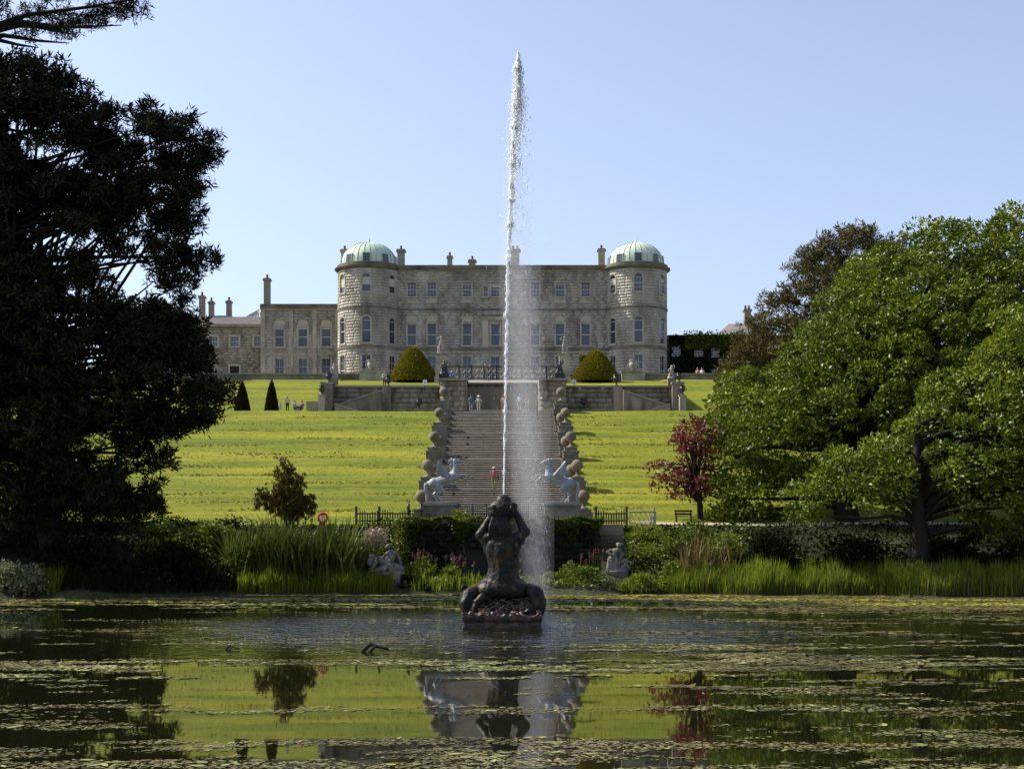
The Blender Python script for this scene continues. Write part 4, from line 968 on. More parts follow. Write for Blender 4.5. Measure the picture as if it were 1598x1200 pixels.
def urn(label, px, py, Y, h, m, ped=0., plant=None, group=None):
    p = at(px, py, Y); t = thing('garden_urn', label, 'urn', tuple(p), group); k = h/1.27
    z0 = 0
    if ped: child('pedestal', MB().box(-.42*k,.42*k,-.42*k,.42*k,-1.2,ped).box(-.52*k,.52*k,-.52*k,.52*k,ped,ped+.1).mesh('pedestal', TRIM), t); z0 = ped+.1
    o = child('bowl', MB().lathe([(a*k,b*k) for a, b in UR], (0,0,0), 18).mesh('bowl', m, True), t, (0,0,z0))
    for s in (-1,1):
        child('handle', MB().tube([(s*.34*k,0,.55*k),(s*.52*k,0,.62*k),(s*.54*k,0,.9*k),(s*.38*k,0,1.0*k)], .035*k, 6).mesh('handle', m, True), t, (0,0,z0))
    return t
urn('pale stone urn topped with green leaves on the terrace, left of the left topiary', 580, 584, 164.4, 1.55, MARBLE)
urn('pale stone urn topped with green leaves on the terrace, right of the right topiary', 988.5, 584, 164.4, 1.55, MARBLE)
urn('tall pale urn on the parapet beside the pine at far left', 305, 583, 165.1, 2.0, MARBLE, .1)
urn('dark urn on the left end pier of the retaining wall', 513, 597, 147.6, .95, BRONZE)
urn('dark urn on the wall pier below the left topiary', 606, 603, 148.1, 1.0, BRONZE)
urn('dark urn on the wall pier below the right topiary', 962, 603, 148.1, 1.15, BRONZE)
urn('dark urn on the right end pier of the retaining wall', 1060, 597, 147.7, .95, BRONZE)
urn('dark urn on a low block at the foot of the left grass bank', 502, 630, 146.0, .95, BRONZE, .75)
urn('dark urn on a low block at the foot of the right grass bank', 1065, 630, 146.0, .95, BRONZE, .75)
urn('dark urn standing on the landing against the left retaining wall', 654, 638, 147.0, 1.0, BRONZE)
urn('dark urn standing on the landing against the right retaining wall', 911, 637, 147.0, 1.0, BRONZE)
def cherub(m):
    P = []
    P += [('c',(-.25,0,.1),(-.1,0,.5),.16,.14),('c',(.25,0,.1),(.12,0,.5),.16,.14),('e',(0,0,.62),(.26,.2,.24)),('c',(0,0,.75),(0,0,1.0),.18,.15),('e',(.02,-.02,1.22),(.13,.14,.15)),
          ('c',(-.18,0,1.0),(-.34,-.1,.8),.07,.06),('c',(-.34,-.1,.8),(-.2,-.15,.55),.06,.05),('c',(.18,0,1.0),(.32,-.05,1.2),.07,.055),('c',(.32,-.05,1.2),(.22,-.05,1.4),.05,.045),('e',(0,0,.05),(.42,.34,.12))]
    return P
CHB = sculpt_mesh('figure', cherub(BRONZE), BRONZE, .03, 1)
CHM = sculpt_mesh('figure', cherub(MARBLE), MARBLE, .03, 1)
for px, py, Y, me, lab, ph in ((693,584,146.4,CHB,'black bronze figure group on a block at the left end of the iron balustrade',.5),(874,584,146.4,CHB,'black bronze figure group on a block at the right end of the iron balustrade',.5),
                           (521,589,147.9,CHM,'small weathered stone figure seated on the left end pier of the wall',.0),(1048,591,147.9,CHM,'small weathered stone figure seated on the right end pier of the wall',.0)):
    p = at(px, py, Y); t = thing('seated_figure_statue', lab, 'statue', (p.x, Y, p.z)); o = child('figure', me, t)
    if ph: child('block', MB().box(-.5,.5,-.4,.4,-1.0,.02).mesh('block', IRON), t)
    else: child('block', MB().box(-.4,.4,-.4,.4,-.7,.02).mesh('block', PEDM), t)
for px, lab in ((663,'small white notice board on the grass at the left of the terrace wall'),(896,'small white notice board on the grass at the right of the terrace wall')):
    p = at(px, 603, 147.6); t = thing('notice_board', lab, 'sign', tuple(p))
    child('board', MB().box(-.2,.2,-.02,.02,.15,.65).mesh('board', WHITE), t); child('post', MB().box(-.03,.03,.021,.05,-.4,.6).mesh('post', WOODB), t); child('mark', MB().box(-.07,.07,-.026,-.0205,.3,.5).mesh('mark', mat('blue_mark', [(.2,.15,.5),(.25,.2,.55)])), t)
# reclining and seated groups on the near bank
P = []
def c(a, b, r0, r1): P.append(('c', a, b, r0, r1))
def e(a, r, rot=(0,0,0)): P.append(('e', a, r, rot))
c((.15,0,.75),(.35,.05,1.15),.27,.26); e((.38,.05,1.3),(.34,.22,.22)); c((.25,0,1.4),(.18,0,1.56),.09,.09); e((.13,-.04,1.72),(.14,.16,.17)); e((.17,.03,1.78),(.16,.15,.14))
c((.12,-.15,1.35),(-.2,-.25,1.05),.10,.08); c((-.2,-.25,1.05),(-.45,-.25,1.15),.075,.06); c((.62,.1,1.35),(.85,.15,.95),.11,.09); c((.85,.15,.95),(.95,0,.55),.085,.07)
c((.1,-.1,.7),(-.5,-.2,.95),.21,.15); c((-.5,-.2,.95),(-.75,-.2,.45),.14,.09); c((-.75,-.2,.45),(-.95,-.25,.4),.08,.06); e((-.85,.0,1.05),(.24,.2,.28)); e((-.95,-.05,.8),(.22,.2,.3))
c((.15,-.3,.5),(-.3,-.5,.35),.19,.14); c((-.3,-.5,.35),(-.8,-.5,.25),.13,.08); c((.35,-.45,.2),(.3,-.5,.62),.17,.14); e((.28,-.52,.85),(.11,.12,.13)); c((.2,-.55,.6),(-.05,-.65,.25),.07,.05)
e((.3,.1,.35),(.85,.5,.4)); e((.1,0,.1),(1.1,.6,.25))
p = at(602, 897, 90.3)
t = thing('reclining_statue', 'weathered grey stone group of reclining figures on the left bank', 'statue', (p.x, 90.3, p.z)); child('figures', sculpt_mesh('figures', P, GREYSTAT, .03, 2, rough=.03), t)
child('rock_base', MB().box(-.9,.9,-.5,.5,-1.5,.15).mesh('rock_base', PEDM), t)
P = []
c((-.35,0,.1),(-.3,0,.7),.33,.27); c((.05,-.1,.1),(-.05,-.05,.7),.24,.22); e((-.25,0,.8),(.32,.24,.25)); c((-.2,0,.85),(-.1,.02,1.15),.24,.24); e((-.05,.02,1.3),(.34,.2,.2))
c((-.3,0,1.38),(-.58,-.08,1.28),.10,.085); c((-.58,-.08,1.28),(-.36,-.18,1.1),.08,.07); c((-.36,-.18,1.1),(-.2,-.2,1.08),.06,.06)
c((.22,0,1.35),(.36,-.05,1.05),.12,.09); c((.36,-.05,1.05),(.2,-.2,.86),.08,.06); c((.08,0,1.42),(.12,-.02,1.55),.09,.09); e((.14,-.05,1.68),(.14,.16,.15)); e((.13,0,1.74),(.17,.17,.12)); e((.32,-.05,1.76),(.13,.12,.035),(0,-.15,0))
c((.05,0,.6),(.55,-.1,.7),.2,.15); c((.55,-.1,.7),(.6,-.15,.1),.14,.1); c((.5,-.1,.72),(1.05,-.1,.6),.07,.04); e((.55,-.25,.38),(.14,.13,.15)); e((.5,0,.3),(.35,.3,.3)); e((0,0,.05),(.75,.45,.14))
for i in range(9):
    a = -.55+i*.14; c((a,-.28,.05),(a+.04,-.2,.68),.045,.03)
p = at(962, 893, 91.6)
t = thing('hooded_statue', 'pale stone statue of a capped figure with bent arm on the right bank', 'statue', (p.x, 91.6, p.z)); child('figure', sculpt_mesh('figure', P, GREYSTAT, .028, 1, rough=.015), t)
child('rock_base', MB().box(-.7,.7,-.45,.45,-1.5,.06).mesh('rock_base', PEDM), t)

# ------------------------------------------------------------------ grotto wall, bank steps, fences, railing, bench, lifebuoy
gw = thing('grotto_wall', 'dark overgrown stone wall with a black arched opening behind the fountain', 'wall', (0, 93.8, 0))
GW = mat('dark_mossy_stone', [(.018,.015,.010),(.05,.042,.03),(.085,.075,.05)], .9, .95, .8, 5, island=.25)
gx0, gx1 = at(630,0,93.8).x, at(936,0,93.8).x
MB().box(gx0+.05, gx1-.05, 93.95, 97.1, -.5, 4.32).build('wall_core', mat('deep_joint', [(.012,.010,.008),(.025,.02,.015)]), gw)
gz_ = at(742, 0, 93.8).x
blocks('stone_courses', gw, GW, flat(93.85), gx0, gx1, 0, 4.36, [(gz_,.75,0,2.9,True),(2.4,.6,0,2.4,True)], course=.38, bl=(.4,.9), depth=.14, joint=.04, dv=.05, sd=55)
MB().box(gz_-.8, gz_+.8, 93.97, 93.99, 0, 3.0).box(1.7, 3.1, 93.9, 93.945, 0, 2.5).build('grotto_shade_panel', DOORM, gw)  # flat near-black panels paint the shade inside the arches
MB().box(gx0-.1, gx1+.1, 93.65, 94.3, 4.36, 4.52).build('coping', COPE, gw)
for x0, x1, nm in ((597,631,'left'),(936,977,'right')):
    a, b_ = at(x0,0,94).x, at(x1,0,94).x
    t = thing('garden_steps', f'short flight of worn stone steps beside the {nm} end of the grotto wall', 'steps', ((a+b_)/2, 92.5, 1.5))
    n = 12
    for k in range(n):
        z = 1.7+(4.3-1.7)*(k+1)/n; y = 92.6+4.2*k/n; me = MB().box(-(b_-a)/2, (b_-a)/2, 0, .6, -.6, -.05).box(-(b_-a)/2-.03, (b_-a)/2+.03, -.05, .6, -.05, 0).mesh('step', STEPM)
        child('step', me, t, (0, y-92.5, z-1.5))
def pale(h):
    b = MB(); b.box(-.045,.045,-.012,.012,.08,h-.06); b.add([(-.045,-.012,h-.06),(.045,-.012,h-.06),(.045,.012,h-.06),(-.045,.012,h-.06),(0,-.012,h),(0,.012,h)], [(0,1,4),(2,3,5),(0,4,5,3),(1,2,5,4)]); return b.mesh('picket', WOODF)
PAL = [pale(h) for h in (.86,.92,.98,1.04)]
def picket_fence(label, pxa, pxb, Y, zg, posts, dip):
    a, b_ = at(pxa,0,Y).x, at(pxb,0,Y).x; t = thing('picket_fence', label, 'fence', ((a+b_)/2, Y, zg)); m = (a+b_)/2
    n = int((b_-a)/.165)
    for i in range(n+1):
        x = a+(b_-a)*i/n
        if min(abs(x-at(q,0,Y).x) for q in posts) < .09: continue
        k = int(np.clip(round(1.5+1.5*math.cos(2*math.pi*(x-a)/((b_-a)/dip))), 0, 3)); child('picket', PAL[k], t, (x-m, 0, 0))
    for q in posts: child('post', MB().box(-.075,.075,-.075,.075,-.3,1.25).mesh('post', WOODF), t, (at(q,0,Y).x-m, .02, 0))
    for z in (.25,.72): child('rail', MB().box(a-m,b_-m,.015,.055,z,z+.09).mesh('rail', WOODF), t)
zf = at(0, 819.5, 97.6).z
picket_fence('weathered picket fence left of the winged horses', 554, 640, 97.6, zf, [556,592,637], 2)
picket_fence('short weathered picket fence right of the winged horses', 930, 978, 97.6, zf, [930,978], 1)
a, b_ = at(982,0,97.7).x, at(1024,0,97.7).x
t = thing('lattice_gate', 'grey lattice gate beside the short picket fence', 'gate', ((a+b_)/2, 97.7, zf)); hw = (b_-a)/2
child('frame', MB().box(-hw,hw,-.03,.03,.82,.92).box(-hw,hw,-.03,.03,.08,.16).box(-hw,-hw+.07,-.03,.03,.16,.82).box(hw-.07,hw,-.03,.03,.16,.82).mesh('frame', GREYW), t)
for k in range(5):
    w_ = (2*hw-.14)/5; x = -hw+.07+w_*k
    for q in (0,1): child('lattice_bar', MB().tube([(x if q else x+w_, .01*q, .16),(x+w_ if q else x, .01*q, .82)], .018, 4).mesh('lattice_bar', GREYW), t)
for px, h in ((1016,.65),(1021,1.2)): child('post', MB().box(-.06,.06,-.06,.06,-.3,h).mesh('post', GREYW), t, (at(px,0,97.7).x-(a+b_)/2, .1, 0))
a, b_ = at(716,0,97.4).x, at(846,0,97.4).x
t = thing('iron_railing', 'black iron railing across the foot of the stairs behind the fountain', 'railing', ((a+b_)/2, 97.4, 4.4))
bar = MB().tube([(0,0,0),(0,0,1.15)], .014, 5).mesh('bar', IRON); L_ = b_-a
for i in range(int(L_/.14)+1): child('bar', bar, t, (-L_/2+.14*i, 0, 0))
for i in range(7): child('post', MB().box(-.03,.03,-.03,.03,0,1.3).mesh('post', IRON), t, (-L_/2+L_*i/6, 0, 0))
for z in (.1,.55,1.08): child('rail', MB().box(-L_/2,L_/2,-.02,.02,z,z+.035).mesh('rail', IRON), t)
# narrow iron gate left of the left horse
a = at(640,0,97.5).x
t = thing('iron_gate', 'narrow black iron gate between the picket fence and left horse pedestal', 'gate', (a+.35, 97.5, zf))
for i in range(6): child('bar', MB().tube([(0,0,0),(0,0,1.0)], .016, 5).mesh('bar', IRON), t, (-.32+.13*i,0,0))
for z in (.15,.9): child('rail', MB().box(-.36,.36,-.02,.02,z,z+.05).mesh('rail', IRON), t)
for x in (-.42,.42): child('post', MB().box(-.05,.05,-.05,.05,-.3,1.45).mesh('post', IRON), t, (x,0,0))
# bench
p = at(1067, 819, 99.6); zb_ = gz(p.x, 99.6)
t = thing('garden_bench', 'dark brown slatted timber bench on the grass beside the purple tree', 'bench', (p.x, 99.6, zb_))
for z in (.52,.72): child('backrest_slat', MB().box(-.6,.6,.20,.24,z,z+.14).mesh('backrest_slat', WOODB), t)
for y in (-.2,-.05,.1): child('seat_slat', MB().box(-.6,.6,y-.06,y+.06,.40,.44).mesh('seat_slat', WOODB), t)
for x in (-.5,.5):
    for y in (-.2,.22): child('leg', MB().box(x-.04,x+.04,y-.04,y+.04,-.1,.40 if y < 0 else .85).mesh('leg', WOODB), t)
# lifebuoy on a post
p = at(503, 842, 91.2)
t = thing('lifebuoy_post', 'red lifebuoy hanging on a white-topped red post among the flax', 'lifebuoy', tuple(p))
child('post', MB().box(-.07,.07,-.05,.05,-2.6,1.0).mesh('post', RED), t); child('post_top', MB().box(-.08,.08,-.06,.06,1.0,1.72).mesh('post_top', WHITE), t)
rb = MB(); rb.tube([(.28*math.cos(2*math.pi*i/20), 0, .28*math.sin(2*math.pi*i/20)) for i in range(21)], .075, 8); o = child('ring', rb.mesh('ring', RED, True), t, (.04,-.14,1.35))

# ------------------------------------------------------------------ people
DK = (.03,.03,.04); 
STRAW = mat('straw_hat', [(.45,.38,.26),(.6,.52,.38)], 6, .9); WHAT = mat('white_hat', [(.7,.7,.68),(.78,.78,.76)], 6, .8); NAVY = mat('navy_cloth', [(.02,.025,.05),(.04,.05,.08)], 6, .9); PACK = mat('teal_pack', [(.05,.12,.17),(.08,.17,.22)], 6, .8)
p = at(771, 765, LY[0]+.5)
person('person in pink shirt and pale hat climbing the stairs with a jacket over one arm', (p.x, LY[0]+.6, LZ[0]+.004), math.pi, (.55,.10,.15), (.20,.22,.07), hat=STRAW, bag=NAVY, sleeves=True, pose='walk', h=1.7)
def on_landing(px, Y): return (at(px,0,Y).x, Y, 15.36)
person('person in blue with a teal backpack at the stair head', on_landing(735,140.2), math.pi, (.12,.22,.36), (.25,.3,.35), pack=PACK, pose='walk', h=1.75)
person('person in white top and white hat walking beside the backpacker', on_landing(747,140.5), math.pi, (.62,.62,.58), (.5,.48,.42), hat=WHAT, pose='walk', h=1.66)
person('person in pale shirt seen through the jet at the stair head', on_landing(786,140.5), math.pi, (.55,.33,.26), (.3,.25,.2), pose='walk')
person('person in white shirt and khaki shorts right of the jet', on_landing(811,139.9), 0, (.58,.64,.70), (.34,.30,.22), shorts=True, pose='walk', h=1.74)
person('person in salmon top at the right of the white-shirted walker', on_landing(822.5,140.1), .4, (.55,.32,.25), (.45,.30,.26), h=1.64)
p = at(600, 597, 149.2); person('person in white top and dark trousers on the grass left of the topiary', (p.x, 149.2, gz(p.x,149.2)), .5, (.62,.55,.50), DK, h=1.65, sleeves=True)
ZT_ = 19.15
p = at(705, 0, 152); person('person in bright blue shirt behind the iron balustrade', (p.x, 152, gz(p.x,152)), 2.5, (.06,.16,.55), DK, h=1.8)
p = at(757, 0, 147.2); person('person in pale top leaning at the balustrade, left of a pair', (p.x, 147.2, ZT_), 0, (.55,.48,.44), (.2,.2,.24), pose='hold', h=1.72)
p = at(764, 0, 147.2); person('person in dark blue top at the balustrade, right of a pair', (p.x, 147.2, ZT_), 0, (.12,.13,.18), (.08,.09,.12), pose='hold', h=1.58, hair=(.3,.2,.12))
def on_lawn(px, Y): X = at(px,0,Y).x; return (X, Y, gz(X,Y))
person('small child in white standing beside the right cone topiary', on_lawn(437,141.0), .8, (.7,.7,.72), (.5,.5,.55), h=1.05, seed=3)
person('person in white top and dark skirt standing among the picnickers', on_lawn(448.5,141.8), .3, (.62,.60,.55), DK, h=1.55, seed=5)
person('person in pale blue sitting on the grass among the picnickers', on_lawn(460,141.2), 1.0, (.45,.52,.68), (.05,.06,.12), pose='sit', seed=6)
person('person in bright pink sitting on the grass at the right of the picnic', on_lawn(471,141.3), -.6, (.60,.08,.26), (.06,.07,.13), pose='sit', seed=7)
p = at(1088.5, 0, 168); person('person in pink and dark skirt walking on the right terrace', (p.x, 168, 21.2), -.5, (.50,.25,.25), DK, h=1.7, seed=8)
p = at(1095.5, 0, 168.3); person('person in long white dress walking on the right terrace', (p.x, 168.3, 21.2), -.5, (.8,.74,.70), (.8,.72,.68), h=1.72, seed=9)
p = at(345, 0, 167); person('person in pale pink resting by the doorway on the left terrace', (p.x, 167, 21.35), 1.2, (.62,.48,.42), DK, h=1.6, seed=10)
p = at(337, 0, 167.2); person('person in dark clothes beside the one in pink on the left terrace', (p.x, 167.2, 21.3), 1.2, (.08,.08,.09), DK, h=1.5, seed=11)

# ------------------------------------------------------------------ vegetation
LF_OAK = leafmat('oak_leaves', [(.016,.034,.002),(.095,.135,.006),(.30,.33,.018)], .26, .45, .3)  # dark end paints deeper crown shade, yellow end the sunlit clumps
LF_OAK2 = leafmat('oak_leaves_yellow', [(.020,.042,.003),(.050,.088,.006),(.095,.135,.012)], .38)
LF_PINE = leafmat('pine_needles', [(.004,.006,.002),(.011,.014,.003),(.065,.055,.012)], .15, .6, .15)  # ochre end paints the highlights on sunlit needles
LF_PINE2 = leafmat('pine_needles_olive', [(.028,.026,.008),(.080,.068,.018),(.155,.12,.034)], .22, .6, .15)
LF_RED = leafmat('copper_leaves', [(.035,.010,.008),(.115,.026,.022),(.22,.055,.045)], .4)
LF_GOLD = leafmat('golden_yew', [(.012,.013,.003),(.045,.036,.006),(.22,.13,.012)], .25)
LF_YEW = leafmat('clipped_yew', [(.08,.07,.006),(.19,.16,.010),(.31,.25,.016)], .15, .6, .1)
LF_YEWD = leafmat('dark_clipped_yew', [(.020,.016,.004),(.040,.030,.006),(.065,.045,.009)], .12, .6, .1)
LF_SHRUB = leafmat('shrub_leaves', [(.026,.048,.004),(.090,.130,.010),(.21,.24,.03)], .4)
LF_DARK = leafmat('dark_and_shaded_leaves', [(.004,.007,.0015),(.010,.016,.003),(.024,.033,.005)], .2, .7, .03)  # for dark plants, and for tree shade put into the leaf colour
LF_SILV = leafmat('silvery_leaves', [(.06,.085,.03),(.16,.19,.09),(.28,.30,.17)], .3)
LF_IVY = leafmat('ivy_leaves', [(.006,.010,.003),(.012,.020,.005),(.028,.038,.008)], .2)
LF_HEDGE = leafmat('hedge_leaves', [(.045,.065,.005),(.12,.15,.010),(.23,.25,.022)], .38)
LF_FLAX = leafmat('flax_blades', [(.026,.042,.006),(.070,.095,.013),(.15,.155,.034)], .3, .5, .2)
LF_REED = leafmat('reed_blades', [(.060,.092,.008),(.15,.21,.014),(.30,.34,.035)], .55)
LF_REEDD = leafmat('brown_reeds', [(.05,.04,.012),(.12,.085,.03),(.2,.15,.07)], .3)
LF_PINK = leafmat('pink_flowers', [(.07,.02,.03),(.15,.05,.07),(.22,.10,.12)], .3)
LF_BUFF = leafmat('buff_flowers', [(.16,.11,.07),(.30,.22,.15),(.42,.33,.24)], .3)
def unit(v): return v/np.maximum(np.linalg.norm(v, axis=1, keepdims=True), 1e-9)
def diamonds(P, D, S, w=.45, fold=None):             # one leaf-shaped quad each: base P, along D (unit), length S
    n = len(P); T_ = unit(np.cross(D, rng.normal(size=(n,3)))); h = S[:,None]
    V = np.stack([P, P+D*h*.5+T_*h*w*.5, P+D*h, P+D*h*.5-T_*h*w*.5], 1)
    return V.reshape(-1,3), (np.arange(n)*4)[:,None]+np.arange(4)[None]
def leafmesh(name, P, D, S, w, m, parent):
    V, Fc = diamonds(P, D, S, w); me = np_mesh(name, V, Fc); me.materials.append(m); return ob(name, me, parent)
def in_poly(pts, poly):
    x, y = pts[:,0], pts[:,1]; ins = np.zeros(len(pts), bool); n = len(poly)
    for i in range(n):
        x0, y0 = poly[i]; x1, y1 = poly[(i+1)%n]; c_ = ((y0 > y) != (y1 > y)) & (x < (x1-x0)*(y-y0)/((y1-y0) or 1e-9)+x0); ins ^= c_
    return ins
def edge_dist(pts, poly):
    d = np.full(len(pts), 1e9)
    for i in range(len(poly)):
        a = np.array(poly[i], float); b = np.array(poly[(i+1)%len(poly)], float); ab = b-a; t = np.clip(((pts-a)@ab)/(ab@ab), 0, 1); d = np.minimum(d, np.linalg.norm(pts-a-t[:,None]*ab, axis=1))
    return d
def crown_points(poly, Y0, n, dmin, depth, holes=(), seed=1, surf=.6):
    """clump centres spread through a crown: outline known from the photograph, thickness rounded in depth"""
    r = np.random.default_rng(seed); pl = np.array(poly, float); W = np.stack([(pl[:,0]-CX)*Y0/F, CH+(YH-pl[:,1])*Y0/F], 1)
    lo, hi = W.min(0), W.max(0); pts = np.zeros((0,3))
    for _ in range(60):
        q = r.uniform(lo, hi, (n*3, 2)); q = q[in_poly(q, W)]; e_ = edge_dist(q, W); D = np.minimum(depth, .6+1.15*e_**.9)
        t = r.uniform(-1, 1, len(q)); t = np.where(r.random(len(q)) < surf, np.sign(t)*(1-.35*r.random(len(q))**2), t)
        c3 = np.stack([q[:,0], Y0+t*D, q[:,1]], 1)
        for p in c3:
            if len(pts) == 0 or np.min(np.sum((pts-p)**2, 1)) > dmin*dmin: pts = np.vstack([pts, p])
            if len(pts) >= n: return pts
    return pts
def clump_leaves(C, rad, per, size, m, name, parent, w=.5, up=.35, flat_=.75, seed=2, shell=.55):
    r = np.random.default_rng(seed); K = len(C); n = K*per
    c0 = np.repeat(C, per, 0); rr = np.repeat(rad, per) if hasattr(rad, '__len__') else np.full(n, rad)
    d = unit(r.normal(size=(n,3))); d[:,2] = np.where(r.random(n) < .55, np.abs(d[:,2]), d[:,2])
    f = 1-shell*r.random(n)**1.6; P = c0+d*(rr*f)[:,None]*np.array([1,1,flat_])
    D = unit(d*.8+r.normal(size=(n,3))*.75+np.array([0,0,up-.3])); S = size*(.6+.8*r.random(n))
    return leafmesh(name, P, D, S, w, m, parent)
def limbs(parent, base, top, r0, targets, seed=1, name='trunk', bend=.6, m=None, lim_r=.16, lean=0):
    r = random.Random(seed); b = MB(); base, top = Vector(base), Vector(top); n = 9; path = []; rad = []
    for i in range(n+1):
        t = i/n; p = base.lerp(top, t)+Vector((math.sin(t*5+seed)*.18*bend, math.cos(t*4+seed)*.18*bend, 0)); path.append(p); rad.append(r0*(1.25-.25*min(1,t*6))*(1-.8*t)+.03)
    b.tube(path, rad, 9); b.build('trunk' if name == 'trunk' else name, m or BARK, parent, True)
    b = MB()
    for tg in targets:
        tg = Vector(tg); t = r.uniform(.25,.9); hz_ = base.z+(top.z-base.z)*t
        hz_ = min(hz_, tg.z-.15*(tg-base).length*r.random()); hz_ = max(hz_, base.z+(top.z-base.z)*.12); k = (hz_-base.z)/(top.z-base.z)
        s_ = base.lerp(top, k); mid = s_.lerp(tg, .5)+Vector((r.uniform(-.5,.5), r.uniform(-.5,.5), r.uniform(.0,.9)))*bend
        b.tube([s_, s_.lerp(mid,.55)+Vector((0,0,.2)), mid, mid.lerp(tg,.6), tg], [lim_r*(1.25-k), lim_r*.75, lim_r*.5, lim_r*.3, lim_r*.13], 5)
    b.build('limbs', m or BARK, parent, True)
def tufts(C, per, length, m, name, parent, seed=3, w=.10, up=.25, rad=.0):
    """needle brushes: thin blades radiating from each twig end"""
    r = np.random.default_rng(seed); n = len(C)*per; c0 = np.repeat(C, per, 0); d = unit(r.normal(size=(n,3))+np.array([0,0,up]))
    P = c0+d*rad+r.normal(size=(n,3))*length*.22; return leafmesh(name, P, d, length*(.6+.7*r.random(n)), w, m, parent)

# --- big dark pine on the left bank
PY = 87.0
pine = thing('pine_tree', 'huge dark pine overhanging the left side of the pond', 'tree', (-26.0, PY, 2.0))
poly1 = [(-140,75),(20,95),(55,75),(90,100),(110,130),(140,135),(160,160),(190,165),(215,178),(245,165),(300,178),(312,200),(338,212),(330,250),(305,262),(312,290),(300,330),(322,335),(316,355),(280,360),(290,388),(328,385),(330,402),(300,430),(305,455),(300,480),(312,515),(322,560),(335,592),(355,622),(340,650),(300,690),(272,702),(262,726),(235,720),(242,780),(240,805),(180,800),(120,790),(60,812),(20,800),(-20,740),(-140,760)]
holes = [((150,430),(215,380),(250,420),(235,470),(170,470)), ((20,330),(90,340),(110,400),(40,420)), ((210,200),(235,215),(225,245),(195,240)), ((25,205),(95,215),(150,215),(100,235),(40,235)), ((120,372),(150,372),(225,420),(190,425),(140,410)), ((215,455),(265,462),(255,480),(220,472)), ((0,690),(60,700),(70,745),(0,760)), ((155,790),(250,690),(258,730),(200,770)), ((100,700),(180,690),(200,720),(120,740))]
def drop_holes(C, Y0, hs):
    px = CX+C[:,0]*F/Y0; py = YH-(C[:,2]-CH)*F/Y0; k = np.ones(len(C), bool)
    for h_ in hs: k &= ~in_poly(np.stack([px,py],1), h_)
    return C[k]
C = drop_holes(crown_points(poly1, PY, 950, .52, 3.2, seed=11, surf=.35), PY, holes)
limbs(pine, (-26,PY,.6), (-33,PY,38), .75, C[::3], 3, lim_r=.20)
r = np.random.default_rng(5)
tw_ = np.repeat(C, 15, 0); off = unit(r.normal(size=tw_.shape))*np.array([1.0,.9,.6])*(r.random((len(tw_),1))**.45); TW = tw_+off
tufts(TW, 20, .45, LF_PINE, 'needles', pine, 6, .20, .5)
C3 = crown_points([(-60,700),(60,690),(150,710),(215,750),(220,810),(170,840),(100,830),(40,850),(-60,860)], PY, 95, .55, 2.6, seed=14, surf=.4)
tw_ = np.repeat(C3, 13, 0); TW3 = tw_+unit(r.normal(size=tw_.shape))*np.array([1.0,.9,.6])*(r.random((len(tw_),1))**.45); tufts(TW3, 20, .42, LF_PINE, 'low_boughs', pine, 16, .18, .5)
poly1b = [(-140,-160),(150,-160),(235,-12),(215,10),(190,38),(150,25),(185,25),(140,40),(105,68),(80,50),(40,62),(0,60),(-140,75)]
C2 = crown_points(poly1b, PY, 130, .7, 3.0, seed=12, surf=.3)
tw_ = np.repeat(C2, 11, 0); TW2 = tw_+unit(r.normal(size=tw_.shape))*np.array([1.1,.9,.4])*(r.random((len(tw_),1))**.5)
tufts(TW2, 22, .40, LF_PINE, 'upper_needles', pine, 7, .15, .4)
b = MB()
for tgx, tgy, sx, sy in ((232,-5,-60,60),(190,40,-60,62),(108,68,-50,70),(60,75,-50,74),(150,45,-30,50),(120,55,-20,45)):
    s_, e_ = at(sx, sy, PY), at(tgx, tgy, PY); b.tube([s_, s_.lerp(e_,.35)+Vector((0,0,.5)), s_.lerp(e_,.7)+Vector((0,.3,.25)), e_], [.22,.15,.09,.03], 5)
for k in range(60):
    q = Vector(C2[k % len(C2)]); b.tube([q, q+Vector((r.normal()*.5, r.normal()*.5, -abs(r.normal())*.5))], [.03,.012], 4)
b.build('upper_branches', BARK, pine, True)['kind'] = 'stuff'
# --- tall broadleaf trees further back on the left, seen through the pine
def broadleaf(label, poly, Y, n, base_px, m, per=170, size=.36, rad=1.15, dmin=1.0, depth=5, seed=1, trunk_r=.5, holes=(), tname='broadleaf_tree', top_py=None, surf=.6, shell=.55):
    C = crown_points(poly, Y, n, dmin, depth, seed=seed, surf=surf)
    if holes: C = drop_holes(C, Y, holes)
    bx_ = at(base_px[0], base_px[1], Y); t = thing(tname, label, 'tree', (bx_.x, Y, bx_.z))
    tp_ = at(base_px[0]+random.uniform(-10,10), (top_py or min(p[1] for p in poly)+60), Y)
    limbs(t, (bx_.x, Y, bx_.z-.6), tuple(tp_), trunk_r, C[::2], seed, lim_r=trunk_r*.34)
    clump_leaves(C, rad*(.6+.75*np.random.default_rng(seed).random(len(C))), per, size, m, 'crown', t, seed=seed+50, shell=shell); return t
broadleaf('yellow-green broadleaf tree glimpsed behind the big pine', [(-60,560),(40,550),(120,600),(150,680),(130,760),(60,800),(-60,800)], 97, 60, (50,835), LF_OAK2, 120, .35, 1.1, seed=4, trunk_r=.3)
broadleaf('dark conifer-like tree beside the pale urn behind the pine', [(190,470),(260,480),(300,500),(325,545),(322,590),(250,590),(190,590)], 168, 46, (270,596), LF_DARK, 150, .5, 1.6, seed=9, trunk_r=.4, dmin=1.3)
